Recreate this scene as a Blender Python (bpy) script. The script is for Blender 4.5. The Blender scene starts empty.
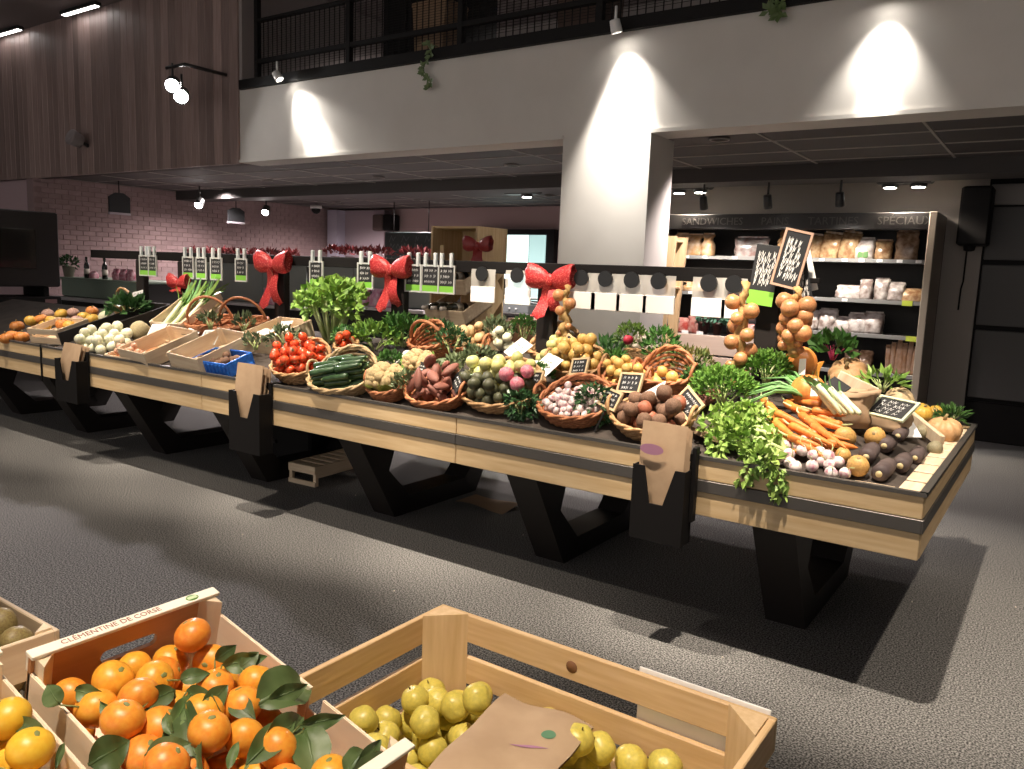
import bpy, math, random
import numpy as np
from mathutils import Matrix, Vector
rnd = random.Random(7)
COL = bpy.context.scene.collection
SC = bpy.context.scene
# ------------------------------------------------------------------ camera, world, exposure
F = 801.0
YAW, PITCH, ROLL, H = math.radians(-34.51), math.radians(8.0), math.radians(2.16), 1.6
_cy, _sy, _cp, _sp = math.cos(YAW), math.sin(YAW), math.cos(PITCH), math.sin(PITCH)
FW = Vector((_sy*_cp, _cy*_cp, -_sp))
_r0 = Vector((_cy, -_sy, 0)); _u0 = _r0.cross(FW)
RT = math.cos(ROLL)*_r0 + math.sin(ROLL)*_u0
UP = -math.sin(ROLL)*_r0 + math.cos(ROLL)*_u0
CAM = Vector((0, 0, H))
cd = bpy.data.cameras.new('camera'); cam = bpy.data.objects.new('camera', cd); COL.objects.link(cam)
cd.sensor_fit = 'HORIZONTAL'; cd.sensor_width = 36; cd.lens = F/1024*36; cd.clip_start = 0.02
cam.matrix_world = Matrix(((RT.x, UP.x, -FW.x, 0), (RT.y, UP.y, -FW.y, 0), (RT.z, UP.z, -FW.z, H), (0, 0, 0, 1)))
SC.camera = cam
SC.view_settings.view_transform = 'Standard'; SC.view_settings.look = 'None'
SC.view_settings.gamma = 1; SC.view_settings.use_curve_mapping = False
SC.view_settings.exposure = 1.0
w = bpy.data.worlds.new('world'); SC.world = w; w.use_nodes = True
w.node_tree.nodes['Background'].inputs[0].default_value = (1.0, 0.93, 0.88, 1)
w.node_tree.nodes['Background'].inputs[1].default_value = 0.46
WARM = (1.0, 0.86, 0.70)
def spot(name, loc, target, power, angle, blend=0.5, size=0.04, col=WARM):
    l = bpy.data.lights.new(name, 'SPOT'); l.energy = power; l.spot_size = math.radians(angle); l.spot_blend = blend
    l.shadow_soft_size = size; l.color = col
    o = bpy.data.objects.new(name, l); COL.objects.link(o); o.location = loc
    d = Vector(target)-Vector(loc); o.rotation_euler = d.to_track_quat('-Z', 'Y').to_euler()
    return o
def area(name, loc, target, power, sx, sy, col=(1, .95, .9)):
    l = bpy.data.lights.new(name, 'AREA'); l.energy = power; l.shape = 'RECTANGLE'; l.size = sx; l.size_y = sy; l.color = col
    o = bpy.data.objects.new(name, l); COL.objects.link(o); o.location = loc
    d = Vector(target)-Vector(loc); o.rotation_euler = d.to_track_quat('-Z', 'Y').to_euler()
    return o
# spotlights on the hall ceiling, aimed at the long table (their housings are built further down)
CEIL = 4.85
HEADS = []
for i, X in enumerate((-0.75, -2.2, -3.7, -5.3, -6.9)):
    a, t = (X, 2.35, CEIL-0.22), (X+0.12, 3.85, 0.95)
    spot('table_spotlight', a, t, (640, 590, 560, 400, 380)[i], 42, 0.6); HEADS.append((a, t))
for a, t, p, ang in (((-0.7, -0.1, CEIL-0.22), (-0.85, 0.95, 0.8), 430, 32), ((0.9, 3.2, CEIL-0.22), (-0.4, 3.9, 0.9), 190, 34),
                     ((-3.4, 0.4, CEIL-0.22), (-3.6, 2.0, 0), 200, 62), ((-6.6, 0.6, CEIL-0.22), (-7.0, 2.4, 0), 150, 62),
                     ((0.8, 4.2, CEIL-0.22), (0.7, 6.6, 0), 70, 60)):
    spot('aisle_spotlight', a, t, p, ang, 0.7); HEADS.append((a, t))

# ------------------------------------------------------------------ pixel helpers (a pixel is a direction only)
def ray(x, y): return FW + RT*((x-512)/F) - UP*((y-384.5)/F)
def onz(x, y, z): d = ray(x, y); return CAM + d*((z-H)/d.z)
def ony(x, y, Y): d = ray(x, y); return CAM + d*(Y/d.y)
def onx(x, y, X): d = ray(x, y); return CAM + d*(X/d.x)
def bz(X, Y):
    return 0.83 + max(0.0, min(0.3*(Y-3.25), 0.3*(5.05-Y), 0.42*(-0.45-X), 0.27))
def hit(x, y, lift=0.0):
    d = ray(x, y); t0 = 2.0/d.y
    t = t0
    for i in range(700):
        p = CAM + d*t
        if p.z <= bz(p.x, p.y)+lift or p.y > 5.0: break
        t += 0.02
    a, b = t-0.02, t
    for i in range(12):
        m = (a+b)/2; p = CAM+d*m
        if p.z <= bz(p.x, p.y)+lift: b = m
        else: a = m
    return CAM + d*b
def bed_normal(p):
    e = 0.02
    return Vector((-(bz(p.x+e, p.y)-bz(p.x-e, p.y))/(2*e), -(bz(p.x, p.y+e)-bz(p.x, p.y-e))/(2*e), 1)).normalized()
def frame(p, n=Vector((0, 0, 1)), yaw=0.0):
    n = n.normalized(); x = Vector((1, 0, 0)); x = (x - n*x.dot(n)).normalized(); y = n.cross(x)
    m = Matrix(((x.x, y.x, n.x, p.x), (x.y, y.y, n.y, p.y), (x.z, y.z, n.z, p.z), (0, 0, 0, 1)))
    return m @ Matrix.Rotation(yaw, 4, 'Z')
def bedframe(x, y, lift=0.0, yaw=0.0, flat=False):
    p = hit(x, y, lift)
    return frame(p, Vector((0, 0, 1)) if flat else bed_normal(p), yaw)
def T(x, y, z): return Matrix.Translation((x, y, z))
def RX(a): return Matrix.Rotation(math.radians(a), 4, 'X')
def RY(a): return Matrix.Rotation(math.radians(a), 4, 'Y')
def RZ(a): return Matrix.Rotation(math.radians(a), 4, 'Z')
def S(x, y=None, z=None):
    if y is None: y = z = x
    return Matrix.Diagonal((x, y, z, 1))

# ------------------------------------------------------------------ mesh builder
class MB:
    def __init__(s): s.v = []; s.f = []; s.mi = []; s.sm = []
    def add(s, vs, fs, mi=0, smooth=False):
        o = len(s.v); s.v += [tuple(v) for v in vs]; s.f += [tuple(i+o for i in f) for f in fs]
        s.mi += [mi]*len(fs); s.sm += [smooth]*len(fs); return s
    def box(s, x0, x1, y0, y1, z0, z1, M=None, mi=0):
        vs = [Vector(c) for c in ((x0,y0,z0),(x1,y0,z0),(x1,y1,z0),(x0,y1,z0),(x0,y0,z1),(x1,y0,z1),(x1,y1,z1),(x0,y1,z1))]
        if M: vs = [M @ v for v in vs]
        return s.add(vs, [(0,3,2,1),(4,5,6,7),(0,1,5,4),(1,2,6,5),(2,3,7,6),(3,0,4,7)], mi)
    def bbox(s, x0, x1, y0, y1, z0, z1, b=0.004, M=None, mi=0):      # bevelled box
        b = min(b, (x1-x0)*.45, (y1-y0)*.45, (z1-z0)*.45); vs = []
        for z, k in ((z0, b), (z0+b, 0), (z1-b, 0), (z1, b)):
            for cx, cy, sx, sy in ((x0,y0,1,1),(x1,y0,-1,1),(x1,y1,-1,-1),(x0,y1,1,-1)):
                c = b
                vs.append(Vector((cx+sx*(k+ (c if (sx*sy>0) else 0)), cy+sy*(k+(0 if (sx*sy>0) else c)), z)))
                vs.append(Vector((cx+sx*(k+ (0 if (sx*sy>0) else c)), cy+sy*(k+(c if (sx*sy>0) else 0)), z)))
        # order each ring by angle
        cx, cy = (x0+x1)/2, (y0+y1)/2; out = []
        for r in range(4):
            ring = vs[r*8:r*8+8]; ring.sort(key=lambda q: math.atan2((q.y-cy)/(y1-y0), (q.x-cx)/(x1-x0))); out += ring
        fs = [tuple(reversed(range(8))), tuple(range(24, 32))]
        for r in range(3):
            for i in range(8):
                j = (i+1) % 8; fs.append((r*8+i, r*8+j, r*8+8+j, r*8+8+i))
        if M: out = [M @ v for v in out]
        return s.add(out, fs, mi)
    def prism(s, poly, d0, d1, axis='y', M=None, mi=0, smooth=False):
        n = len(poly)
        def P(a, b, d): return Vector((a, d, b)) if axis == 'y' else (Vector((d, a, b)) if axis == 'x' else Vector((a, b, d)))
        vs = [P(a, b, d0) for a, b in poly]+[P(a, b, d1) for a, b in poly]
        if M: vs = [M @ v for v in vs]
        o = len(s.v); s.add(vs, [tuple(range(n)), tuple(reversed(range(n, 2*n)))], mi)
        s.f += [(o+i, o+n+i, o+n+(i+1) % n, o+(i+1) % n) for i in range(n)]; s.mi += [mi]*n; s.sm += [smooth]*n
        return s
    def tube(s, pts, r, n=8, closed=False, mi=0, smooth=True, flat=None):
        pts = [Vector(p) for p in pts]; k = len(pts)
        rs = r if hasattr(r, '__len__') else [r]*k
        vs = []; up = None
        for i, p in enumerate(pts):
            a = pts[i-1] if (i > 0 or closed) else p; b = pts[(i+1) % k] if (i < k-1 or closed) else p
            t = (b-a).normalized() if (b-a).length > 1e-9 else Vector((0, 0, 1))
            if up is None:
                up = Vector((0, 0, 1)) if abs(t.z) < .9 else Vector((1, 0, 0))
            u = (up - t*up.dot(t)); u = u.normalized() if u.length > 1e-6 else t.orthogonal().normalized()
            up = u; w_ = t.cross(u)
            for j in range(n):
                an = 2*math.pi*j/n
                fx = 1.0 if flat is None else flat
                vs.append(p + (u*math.cos(an)*fx + w_*math.sin(an))*rs[i])
        fs = []
        for i in range(k if closed else k-1):
            for j in range(n):
                a = i*n+j; b = i*n+(j+1) % n; c = ((i+1) % k)*n+(j+1) % n; d = ((i+1) % k)*n+j
                fs.append((a, b, c, d))
        if not closed: fs += [tuple(reversed(range(n))), tuple(range((k-1)*n, k*n))]
        return s.add(vs, fs, mi, smooth)
    def lathe(s, prof, n=16, M=None, mi=0, smooth=True, cap=True, sx=1, sy=1, fn=None):
        vs = []
        for r, z in prof:
            for j in range(n):
                a = 2*math.pi*j/n; q = fn(a, z, r) if fn else r
                vs.append(Vector((q*math.cos(a)*sx, q*math.sin(a)*sy, z)))
        fs = [(i*n+j, i*n+(j+1) % n, (i+1)*n+(j+1) % n, (i+1)*n+j) for i in range(len(prof)-1) for j in range(n)]
        if cap: fs += [tuple(reversed(range(n))), tuple(range((len(prof)-1)*n, len(prof)*n))]
        if M: vs = [M @ v for v in vs]
        return s.add(vs, fs, mi, smooth)
    def ball(s, r=1, n=12, m=8, M=None, mi=0, fn=None, sx=1, sy=1, sz=1):
        vs = [Vector((0, 0, -r*sz))]
        for i in range(1, m):
            th = -math.pi/2+math.pi*i/m
            for j in range(n):
                a = 2*math.pi*j/n
                q = fn(a, th) if fn else 1
                vs.append(Vector((r*sx*q*math.cos(th)*math.cos(a), r*sy*q*math.cos(th)*math.sin(a), r*sz*q*math.sin(th))))
        vs.append(Vector((0, 0, r*sz*(fn(0, math.pi/2) if fn else 1))))
        fs = [(0, 1+(j+1) % n, 1+j) for j in range(n)]
        for i in range(m-2):
            for j in range(n):
                fs.append((1+i*n+j, 1+i*n+(j+1) % n, 1+(i+1)*n+(j+1) % n, 1+(i+1)*n+j))
        L = len(vs)-1; b = 1+(m-2)*n
        fs += [(b+j, b+(j+1) % n, L) for j in range(n)]
        if M: vs = [M @ v for v in vs]
        return s.add(vs, fs, mi, True)
    def sheet(s, fn, nu, nv, mi=0, smooth=True, thick=0.0):
        vs = [Vector(fn(i/nu, j/nv)) for i in range(nu+1) for j in range(nv+1)]
        fs = [(i*(nv+1)+j, (i+1)*(nv+1)+j, (i+1)*(nv+1)+j+1, i*(nv+1)+j+1) for i in range(nu) for j in range(nv)]
        return s.add(vs, fs, mi, smooth)
    def mesh(s, name='m', mats=()):
        me = bpy.data.meshes.new(name); me.from_pydata(s.v, [], s.f)
        me.polygons.foreach_set('material_index', s.mi); me.polygons.foreach_set('use_smooth', s.sm)
        for m in (mats if isinstance(mats, (list, tuple)) else [mats]): me.materials.append(m)
        me.update(); return me
    def build(s, name, mats, parent=None, M=None): return obj(name, s.mesh(name, mats), parent, M)
def obj(name, me, parent=None, M=None):
    o = bpy.data.objects.new(name, me); COL.objects.link(o)
    if parent: o.parent = parent
    if M is not None: o.matrix_basis = M
    return o
def tag(o, label, cat, group=None):
    o['label'] = label; o['category'] = cat
    if group: o['group'] = group
    return o
def thing(name, label, cat, M=None, group=None):
    return tag(obj(name, None, None, M), label, cat, group)
def struct(o, label=None):
    o['kind'] = 'structure'
    if label: o['label'] = label
    return o
def autolabel(objs, desc, tail, per=6, rows=('back', 'second', 'third', 'fourth', 'fifth', 'front', 'lowest')):
    ordn = ['first', 'second', 'third', 'fourth', 'fifth', 'sixth', 'seventh', 'eighth', 'ninth', 'tenth', 'eleventh', 'twelfth']
    def pj(o):
        d = o.matrix_basis.translation-CAM; z = d.dot(FW); return (d.dot(RT)/z, -d.dot(UP)/z)
    L = sorted(objs, key=lambda o: pj(o)[1])
    for k in range(0, len(L), per):
        row = sorted(L[k:k+per], key=lambda o: pj(o)[0])
        for j, o in enumerate(row): o['label'] = '%s, %s from the left in the %s row %s' % (desc, ordn[j], rows[min(k//per, len(rows)-1)], tail)
def stuff(o): o['kind'] = 'stuff'; return o
def dup(root, M, label=None, group=None):
    r = root.copy(); COL.objects.link(r); r.matrix_basis = M
    if label: r['label'] = label
    if group: r['group'] = group
    for ch in root.children:
        c = ch.copy(); COL.objects.link(c); c.parent = r
        for g in ch.children:
            d = g.copy(); COL.objects.link(d); d.parent = c
    return r

# ------------------------------------------------------------------ materials
MATS = {}
def M(name, col, rough=.6, col2=None, scale=30.0, bump=0.0, metal=0.0, vary=0.0, hue=0.0, stretch=None, detail=3, emis=0.0, spec=.5, alpha=1.0, coat=0, bscale=None, trans=0, lo=.35, hi=.65, sss=0):
    if name in MATS: return MATS[name]
    m = bpy.data.materials.new(name); m.use_nodes = True; nt = m.node_tree; N = nt.nodes; L = nt.links
    p = N['Principled BSDF']; c4 = (*col, 1)
    p.inputs['Base Color'].default_value = c4; p.inputs['Roughness'].default_value = rough; p.inputs['Metallic'].default_value = metal
    p.inputs['Specular IOR Level'].default_value = spec
    if coat: p.inputs['Coat Weight'].default_value = coat; p.inputs['Coat Roughness'].default_value = .15
    if alpha < 1: p.inputs['Alpha'].default_value = alpha
    if trans: p.inputs['Transmission Weight'].default_value = trans
    if sss: p.inputs['Subsurface Weight'].default_value = sss; p.inputs['Subsurface Radius'].default_value = (.01, .006, .003)
    if emis: p.inputs['Emission Color'].default_value = c4; p.inputs['Emission Strength'].default_value = emis
    src = None
    if col2 is not None or bump:
        tc = N.new('ShaderNodeTexCoord'); mp = N.new('ShaderNodeMapping'); L.new(tc.outputs['Object'], mp.inputs[0])
        if stretch: mp.inputs['Scale'].default_value = stretch
        if vary or hue:
            oi = N.new('ShaderNodeObjectInfo'); vm = N.new('ShaderNodeVectorMath'); vm.operation = 'SCALE'; vm.inputs['Scale'].default_value = 7.0
            cx = N.new('ShaderNodeCombineXYZ'); L.new(oi.outputs['Random'], cx.inputs[0]); L.new(oi.outputs['Random'], cx.inputs[2]); L.new(cx.outputs[0], vm.inputs[0]); L.new(vm.outputs[0], mp.inputs['Location'])
        nz = N.new('ShaderNodeTexNoise'); nz.inputs['Scale'].default_value = scale; nz.inputs['Detail'].default_value = detail
        L.new(mp.outputs[0], nz.inputs['Vector'])
        if col2 is not None:
            rp = N.new('ShaderNodeValToRGB'); rp.color_ramp.elements[0].position = lo; rp.color_ramp.elements[1].position = hi
            rp.color_ramp.elements[0].color = c4; rp.color_ramp.elements[1].color = (*col2, 1)
            L.new(nz.outputs['Fac'], rp.inputs[0]); src = rp.outputs[0]
        if bump:
            b = N.new('ShaderNodeBump'); b.inputs['Strength'].default_value = bump; b.inputs['Distance'].default_value = .01
            if bscale:
                n2 = N.new('ShaderNodeTexNoise'); n2.inputs['Scale'].default_value = bscale; L.new(mp.outputs[0], n2.inputs['Vector']); L.new(n2.outputs['Fac'], b.inputs['Height'])
            else: L.new(nz.outputs['Fac'], b.inputs['Height'])
            L.new(b.outputs[0], p.inputs['Normal'])
    if vary or hue:
        oi = N.new('ShaderNodeObjectInfo'); hs = N.new('ShaderNodeHueSaturation')
        if src: L.new(src, hs.inputs['Color'])
        else: hs.inputs['Color'].default_value = c4
        mr = N.new('ShaderNodeMapRange'); mr.inputs['To Min'].default_value = 1-vary; mr.inputs['To Max'].default_value = 1+vary*.6
        L.new(oi.outputs['Random'], mr.inputs['Value']); L.new(mr.outputs[0], hs.inputs['Value'])
        if hue:
            m3 = N.new('ShaderNodeMath'); m3.operation = 'MULTIPLY'; m3.inputs[1].default_value = 7.31
            m4 = N.new('ShaderNodeMath'); m4.operation = 'FRACT'; L.new(oi.outputs['Random'], m3.inputs[0]); L.new(m3.outputs[0], m4.inputs[0])
            m2 = N.new('ShaderNodeMapRange'); m2.inputs['To Min'].default_value = .5-hue; m2.inputs['To Max'].default_value = .5+hue
            L.new(m4.outputs[0], m2.inputs['Value']); L.new(m2.outputs[0], hs.inputs['Hue'])
        src = hs.outputs[0]
    if src: L.new(src, p.inputs['Base Color'])
    MATS[name] = m; return m
def wood(name, c1, c2, axis, rough=.55, sc=9, vary=.12, bump=.08):
    st = {'x': (.12, 1.6, 1.6), 'y': (1.6, .12, 1.6), 'z': (1.6, 1.6, .12)}[axis]
    st = tuple(q*3 for q in st)
    return M(name, c1, rough, c2, sc, bump, vary=vary, stretch=st, detail=6, lo=.3, hi=.72)

PINE1, PINE2 = (.70, .52, .30), (.56, .38, .19)
m_pine_x = wood('pine_x', PINE1, PINE2, 'x'); m_pine_y = wood('pine_y', PINE1, PINE2, 'y'); m_pine_z = wood('pine_z', PINE1, PINE2, 'z')
m_pop_x = wood('poplar_x', (.80, .66, .48), (.66, .49, .32), 'x'); m_pop_y = wood('poplar_y', (.80, .66, .48), (.66, .49, .32), 'y')
m_popz = wood('poplar_z', (.80, .66, .48), (.66, .49, .32), 'z')
m_fgw_x = wood('fg_pine_x', (.74, .52, .29), (.60, .38, .18), 'x', sc=14); m_fgw_y = wood('fg_pine_y', (.74, .52, .29), (.60, .38, .18), 'y', sc=14)
m_fgw_z = wood('fg_pine_z', (.78, .57, .34), (.64, .43, .22), 'z', sc=14)
m_ply = wood('ply_inside', (.55, .27, .10), (.42, .18, .06), 'y', sc=8)
m_steel = M('dark_steel', (.018, .015, .014), .5, spec=.25)
m_strip = M('brushed_steel', (.13, .12, .11), .5, metal=.7)
m_black = M('matt_black', (.010, .009, .009), .6, spec=.15)
m_tray = M('black_tray', (.03, .026, .024), .5)
m_carpet = M('speckled_carpet', (.026, .0255, .025), .9, (.33, .322, .312), 135, .0, detail=4, lo=.41, hi=.64)
m_white = M('white_plaster', (.60, .565, .52), .8, (.57, .535, .49), 3, .02)
m_whitep = M('white_paper', (.86, .85, .83), .6)
m_grey = M('grey_plaster', (.30, .28, .27), .8)
m_dceil = M('dark_ceiling_panel', (.055, .049, .047), .7, vary=.12)
m_tbar = M('ceiling_bar', (.30, .27, .25), .6)
m_uceil = M('upper_ceiling', (.24, .20, .20), .8)
m_brick = M('pink_brick', (.39, .275, .27), .75, (.34, .235, .235), 12, .05, vary=.14)
m_mortar = M('mortar', (.29, .20, .20), .9)
m_clad = wood('cladding', (.37, .27, .245), (.27, .185, .165), 'z', rough=.45, sc=7, vary=.35)
m_kraft = M('kraft_paper', (.46, .32, .20), .75, (.40, .27, .165), 12, .15)
m_wick = M('wicker', (.52, .32, .15), .6, (.34, .18, .075), 60, .1, vary=.2)
m_wickred = M('red_wicker', (.50, .21, .085), .6, (.36, .12, .05), 60, .1, vary=.15)
m_chalk = M('chalk_white', (.80, .80, .78), .9)
m_slate = M('slate_black', (.018, .019, .021), .6)
m_greenstrip = M('green_label', (.22, .55, .06), .6)
m_red = M('glitter_red', (.40, .014, .02), .4, (.80, .20, .16), 130, .3, lo=.50, hi=.72)
m_emit = M('lamp_glow', (1, .95, .88), .5, emis=30)
# ------------------------------------------------------------------ the hall
o = MB().box(-22, 6, -6, 13, -.05, 0).build('floor', m_carpet); struct(o, 'dark speckled carpet floor')
o = MB().box(-22, 6, -6, 13, CEIL, CEIL+.1).build('ceiling', m_uceil); struct(o, 'dark high ceiling of the hall')
BY = 6.0; BB = 2.73; BT = 3.53
o = MB().box(-8.05, 6, BY, BY+.30, BB, BT).build('wall_beam', m_white); struct(o, 'white beam wall under the balcony')
for x0, x1 in ((-8.05, -3.69), (-2.877, 6)): MB().box(x0, x1, BY-.02, BY, BB, BB+.03).build('beam_bead', m_white, o)
o = MB().box(-3.69, -2.877, BY-.002, BY+.45, 0, BB+.002).build('wall_pillar', m_white); struct(o, 'square white pillar carrying the beam')
# vertical timber cladding left of the beam, board by board
o = MB().box(-15.9, -8.05, BY+.02, BY+.2, BB, CEIL).build('wall_cladding', M('clad_back', (.04, .025, .022), .8)); struct(o, 'wall clad with dark reddish vertical boards')
me = MB().bbox(0, .148, -.025, .02, BB-.01, CEIL, .006).mesh('board', m_clad)
for i in range(52): obj('board', me, o, T(-15.85+i*.15, BY, 0))
# mezzanine soffit: dark panels between light bars
o = MB().box(-13, 6, BY+.3, 13, BB+.05, BB+.12).build('ceiling_low', m_tbar); struct(o, 'low dark panelled ceiling under the balcony')
pm = MB().bbox(.011, 1.189, .011, .589, -.015, .015, .004).mesh('panel', m_dceil)
for i in range(15):
    for j in range(11):
        if j == 5: continue
        obj('panel', pm, o, T(-13+i*1.2, BY+.32+j*.6, BB+.055))
for i in range(16): MB().box(-13+i*1.2-.011, -13+i*1.2+.011, BY+.3, 12.3, BB+.034, BB+.05).build('grid_bar', m_tbar, o)
for j in range(12): MB().box(-13, 6, BY+.32+j*.6-.011, BY+.32+j*.6+.011, BB+.034, BB+.049).build('grid_bar', m_tbar, o)
MB().box(-13, 6, BY+2.35, BY+2.80, BB-.11, BB+.05).build('duct', m_dceil, o)
MB().box(-13, 6, BY+2.95, BY+3.04, BB-.06, BB+.05).build('lamp_track', m_black, o)
# brick wall on the left: 300 largest bricks as parts, the others joined
o = MB().box(-13.2, -13.0, 6.0, 12.3, 0, BB+.1).build('wall_left', m_mortar); struct(o, 'pink painted brick wall')
BL, BH = .205, .0765
bm_ = MB().bbox(-.0, .010, .004, BL-.004, .004, BH-.004, .003).mesh('brick', m_brick)
rest = MB(); cnt = 0; cells = []
for r in range(36):
    for c in range(32):
        y = 6.0+c*BL-(BL/2 if r % 2 else 0); z = r*BH
        if y < 6.0 or y > 12.2-BL: continue
        cells.append((z < 1.45, y, z))
cells.sort()
for hid, y, z in cells:
    if cnt < 300 and not hid: obj('brick', bm_, o, T(-13.0, y, z)); cnt += 1
    else: rest.box(-13.0, -12.990, y+.004, y+BL-.004, z+.004, z+BH-.004)
stuff(rest.build('brick_rest', m_brick, o))
m_lav = M('lavender_wall', (.36, .29, .32), .8)
m_pinkw = M('pink_wall', (.40, .28, .275), .8)
o = MB().box(-16, -13, 6.1, 6.3, 0, BB).build('wall_return', M('rose_panel', (.50, .36, .38), .8)); struct(o, 'pale rose wall end beside the brick wall')
o = MB().box(-16.1, -15.9, -6, 6.2, 0, CEIL).build('wall_far_left', M('dim_wall', (.10, .075, .075), .8)); struct(o)
o = MB().box(-13, -4.6, 12.2, 12.4, 0, BB+.1).build('wall_back', m_pinkw); struct(o, 'dull pink back wall behind the counters')
o = MB().box(-4.7, -.82, 9.75, 9.95, 0, BB+.1).build('wall_bread', M('greige_wall', (.33, .295, .265), .8)); struct(o, 'grey wall around the bread cabinet')
o = MB().box(-4.7, -4.6, 9.75, 12.3, 0, BB+.1).build('wall_bread_side', m_grey); struct(o)
o = MB().box(5.9, 6.0, -6, 13, 0, CEIL).build('wall_right', m_grey); struct(o)
# shutter on the right, panel by panel
o = MB().box(-.82, 6, 9.80, 9.95, 0, BB+.1).build('wall_shutter', m_black); struct(o, 'dark grey panelled wall right of the bread cabinet')
m_shut = M('shutter_panel', (.085, .08, .078), .6)
for z0, z1, mm in ((.0, .42, m_black), (.46, 1.18, m_shut), (1.23, 1.86, m_shut), (1.91, 2.45, m_shut), (2.47, 2.68, M('light_fascia', (.26, .24, .23), .7))):
    for k in range(3): MB().bbox(-.8+k*2.2, 1.38+k*2.2, 9.755, 9.80, z0, z1, .008).build('panel', mm, o)
# lavender column and door at the back
p = onx(327, 215, -12.95)
o = MB().box(-12.9, -12.62, 11.75, 12.2, 0, BB).build('trim_1', M('lavender_column', (.47, .43, .52), .7)); struct(o, 'pale lavender wall column')
o = MB().box(-12.62, -11.5, 11.98, 12.2, 0, BB).build('trim_2', m_lav); struct(o)
dx = ony(360, 240, 12.15).x; dx2 = ony(388, 240, 12.15).x
o = MB().box(dx-.12, dx2+.1, 12.12, 12.2, 0, 2.28).build('door_1', m_lav); struct(o, 'grey mauve door in the back wall')
MB().bbox(dx+.05, dx2, 12.08, 12.12, .02, 2.12, .01).build('door_leaf', M('door_grey', (.42, .38, .42), .6), o)
MB().box(dx+.12, dx+.2, 12.03, 12.08, 1.0, 1.25).build('door_handle', m_black, o)
# lit window at the back
a = ony(484, 235, 12.1); b = ony(547, 296, 12.1)
o = MB().box(a.x-.1, b.x+.12, 12.06, 12.2, .95, 2.36).build('window_1', m_black); struct(o, 'black framed lit window into the preparation room')
m_win = M('lit_pane', (.62, .80, .76), .4, emis=.75); m_win2 = M('lit_pane_dim', (.40, .60, .58), .4, emis=.55)
wd = b.x-a.x
for k, (u0, u1, mm) in enumerate(((.03, .28, m_win2), (.30, .72, m_win), (.74, .97, m_win2))):
    MB().box(a.x+wd*u0, a.x+wd*u1, 12.03, 12.06, 1.1, 2.26).build('pane', mm, o)
MB().bbox(b.x-.36, b.x-.08, 11.98, 12.03, 1.35, 1.75, .01).build('notice', m_slate, o)
# balcony: floor edge, upper wall, railing
o = MB().box(-8.0, 6, BY-.05, 13, BT, BT+.10).build('trim_3', m_black); struct(o, 'black balcony floor edge')
o = MB().box(-8.2, 6, 9.2, 9.3, BT, CEIL).build('wall_upper', M('upper_wall', (.42, .37, .35), .8)); struct(o, 'pale grey wall behind the balcony')
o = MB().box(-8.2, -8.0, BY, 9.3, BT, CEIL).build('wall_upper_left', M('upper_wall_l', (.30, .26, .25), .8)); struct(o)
rl = thing('balcony_railing', 'black steel balcony railing with fine wire infill above the beam', 'railing', T(-1, BY+.02, BT+.10))
for k, X in enumerate((-7.75, -6.30, -4.85, -3.4, -1.95, -.5, .95, 2.4)):
    MB().bbox(X+1-.03, X+1+.03, -.03, .03, 0, 1.15, .005).build('post', m_black, rl)
for z, h in ((.16, .05), (.60, .035), (1.0, .03)):
    MB().bbox(-6.75, 4.5, -.025, .025, z, z+h, .004).build('rail', m_black, rl)
g = MB(); X = -6.72
while X < 3.4: g.box(X-.004, X+.004, -.004, .004, .0, .62); X += .075
for k in range(24): g.box(-6.72, 3.4, -.002, .002, .06+k*.024, .063+k*.024)
stuff(g.build('wire_infill', m_black, rl))
for i, X in enumerate((-7.0, -4.6, -2.2)):  # added lamps above the view, there to brighten the upper wall
    r = thing('added_pendant', ('left', 'middle', 'right')[i]+' added unseen pendant lamp over the balcony floor', 'pendant lamp', T(X, 7.7, CEIL-.30), 'added pendant lamps over the balcony')
    MB().lathe([(.02, .14), (.06, .13), (.16, .02), (.17, .0), (.15, .0), (.05, .11)], 18, cap=False).build('shade', m_black, r); MB().ball(.05, 12, 8, T(0, 0, .05)).build('bulb', M('added_pendant_glow', (1, .93, .85), .5, emis=8), r); MB().tube([(0, 0, .13), (0, 0, .30)], .006, 6).build('cord', m_black, r)
    spot('added_pendant_beam', (X, 7.7, CEIL-.31), (X, 8.0, BT), 75, 165, .9, .05, (1, .92, .86))
m_vine = M('vine_leaf', (.10, .15, .05), .5); g0 = None
for px, py0, py1, lab in ((428, 45, 88, 'thin trailing plant hanging over the balcony edge by the planter'), (775, 2, 16, 'short trailing plant hanging over the balcony edge at right')):
    a = ony(px, py0, BY-.06); b = ony(px, py1, BY-.06); L = a.z-b.z; r = thing('trailing_vine', lab, 'plant', T(a.x, BY-.06, a.z), 'trailing plants on the balcony')
    pts = [(.05*math.sin(i*1.1), -.01*(i % 2), -L*i/8) for i in range(9)]; MB().tube([(0.0, .14, .02)]+pts, .006, 5).build('stem', m_vine, r)
    g = MB(); q = random.Random(px)
    for (x, y, z) in pts:
        for k in range(4):
            an = q.uniform(0, 6.28); l = q.uniform(.04, .075); g.add([(x, y, z), (x+l*.5*math.cos(an)-.02*math.sin(an), y-.015, z+l*.5*math.sin(an)+.02*math.cos(an)), (x+l*math.cos(an), y-.02, z+l*math.sin(an)), (x+l*.5*math.cos(an)+.02*math.sin(an), y-.015, z+l*.5*math.sin(an)-.02*math.cos(an))], [(0, 1, 2, 3)])
    stuff(g.build('leaves', m_vine, r))
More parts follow.
